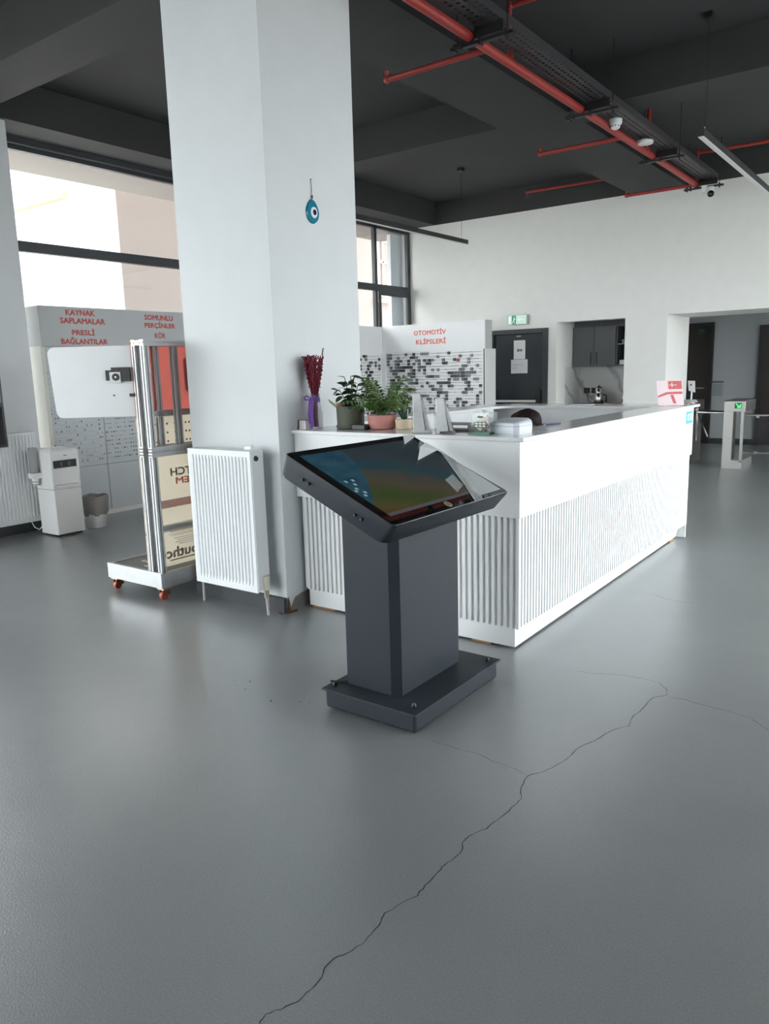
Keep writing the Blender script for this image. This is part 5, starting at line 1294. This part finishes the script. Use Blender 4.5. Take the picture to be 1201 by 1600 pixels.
body = [(0, 0, .50, .12), (.06, 0, .66, .12), (.16, 0, .82, .125), (.25, 0, .93, .10), (.29, 0, .985, .055), (.345, 0, 1.03, .062), (.385, 0, 1.075, .082), (.40, 0, 1.11, .084), (.39, 0, 1.145, .066),
        # arms
        (.25, .17, .90, .055), (.34, .24, .76, .045), (.50, .15, .775, .034), (.56, .12, .775, .026), (.25, -.17, .90, .055), (.34, -.24, .76, .045), (.50, -.15, .775, .034), (.56, -.12, .775, .026),
        # legs
        (.02, .10, .50, .085), (.42, .12, .52, .065), (.44, .12, .28, .05), (.42, .12, .07, .035), (.55, .12, .035, .03), (.02, -.10, .50, .085), (.42, -.12, .52, .065), (.44, -.12, .28, .05), (.42, -.12, .07, .035), (.55, -.12, .035, .03),
        # fingers (four and a thumb on each hand)
        (.595, .135, .772, .009), (.645, .14, .760, .007), (.60, .122, .774, .009), (.655, .122, .760, .007), (.60, .108, .773, .009), (.65, .104, .760, .007), (.592, .095, .770, .008), (.632, .088, .760, .006), (.57, .088, .772, .010), (.60, .07, .763, .008),
        (.595, -.135, .772, .009), (.645, -.14, .760, .007), (.60, -.122, .774, .009), (.655, -.122, .760, .007), (.60, -.108, .773, .009), (.65, -.104, .760, .007), (.592, -.095, .770, .008), (.632, -.088, .760, .006), (.57, -.088, .772, .010), (.60, -.07, .763, .008)]
edges = [(i, i+1) for i in range(8)] + [(3, 9), (9, 10), (10, 11), (11, 12), (3, 13), (13, 14), (14, 15), (15, 16), (0, 17), (17, 18), (18, 19), (19, 20), (20, 21), (0, 22), (22, 23), (23, 24), (24, 25), (25, 26)]
for k, h in ((27, 12), (37, 16)):
    for q in range(5): edges += [(h, k+2*q), (k+2*q, k+2*q+1)]
person = skin_obj('person', body, edges, SKIN, base=PB)
props(person, 'person with short dark hair bent low behind the reception counter', 'person')
shirt = [(0, 0, .54, .135), (.06, 0, .66, .133), (.16, 0, .82, .138), (.25, 0, .93, .112), (.28, 0, .965, .075), (.25, .17, .90, .067), (.30, .21, .82, .06), (.25, -.17, .90, .067), (.30, -.21, .82, .06)]
skin_obj('shirt', shirt, [(0, 1), (1, 2), (2, 3), (3, 4), (3, 5), (5, 6), (3, 7), (7, 8)], SHIRT, person, PB)
tro = [(0, 0, .50, .135), (.02, .10, .50, .10), (.42, .12, .52, .08), (.44, .12, .28, .065), (.425, .12, .10, .055), (.02, -.10, .50, .10), (.42, -.12, .52, .08), (.44, -.12, .28, .065), (.425, -.12, .10, .055)]
skin_obj('trousers', tro, [(0, 1), (1, 2), (2, 3), (3, 4), (0, 5), (5, 6), (6, 7), (7, 8)], TROU, person, PB)
hc = Vector((PB[0]+.385, PB[1], 1.10))
mb = MB(); n, m_ = 22, 12; rings = []
for j in range(1, m_):
    th = PI*j/m_*.86
    ring = []
    for k in range(n):
        a = 2*PI*k/n
        wob = 1+.02*math.sin(5*a+j)+.015*math.sin(9*a+2*j)
        v = Vector((.112*math.sin(th)*math.cos(a)*wob, .090*math.sin(th)*math.sin(a)*wob, .104*math.cos(th)))
        v = Matrix.Rotation(-.55, 3, 'Y') @ v        # cap sits to the back of the bowed head
        ring.append(hc+v+Vector((-.012, 0, 0)))
    rings.append(ring)
mb.loft(rings)
obj('hair', mb, HAIR, person, smooth=True)
obj('hair_tail', MB().tube([hc+Vector((-.03, 0, .05)), hc+Vector((-.09, 0, .015)), hc+Vector((-.15, 0, -.025)), hc+Vector((-.22, 0, -.05))], [.055, .06, .04, .012], 12), HAIR, person, smooth=True)
for s_ in (-1, 1):
    obj('ear', MB().ball(hc+Vector((.085, s_*.076, -.03)), .020, .010, .030, 8, 6), SKIN, person, smooth=True)
    obj('eye', MB().ball(hc+Vector((.095, s_*.03, -.012)), .008, .011, .007, 8, 6), mat('eye_dark', (.05, .04, .04), .3), person, smooth=True)
obj('nose', MB().ball(hc+Vector((.108, 0, -.035)), .016, .012, .022, 8, 6), SKIN, person, smooth=True)
obj('mouth', MB().ball(hc+Vector((.094, 0, -.068)), .008, .02, .005, 8, 6), mat('lips', (.3, .12, .1), .5), person, smooth=True)
OC = thing('office_chair', 'black office chair under the person behind the counter', 'chair', (-2.82, 5.0, 0))
obj('seat', MB().box(-3.04, -2.58, 4.77, 5.23, .36, .42), SHIRT, OC, bevel=.03)
obj('backrest', MB().box(-3.10, -3.04, 4.80, 5.20, .52, .98), SHIRT, OC, bevel=.025)
obj('back_support', MB().tube([(-2.9, 5.0, .37), (-3.10, 5.0, .37), (-3.12, 5.0, .70)], .018, 8), BLK, OC)
obj('gas_column', MB().tube([(-2.82, 5.0, .09), (-2.82, 5.0, .36)], .028, 12), BLK, OC)
for k in range(5):
    a = 2*PI*k/5; e = Vector((-2.82+.27*math.cos(a), 5.0+.27*math.sin(a), .075))
    lg_ = obj('leg', MB().tube([(-2.82, 5.0, .10), e], [.025, .016], 8), BLK, OC)
    obj('castor', MB().tube([e+Vector((-.012, 0, -.045)), e+Vector((.012, 0, -.045))], .03, 12), BLK, lg_)
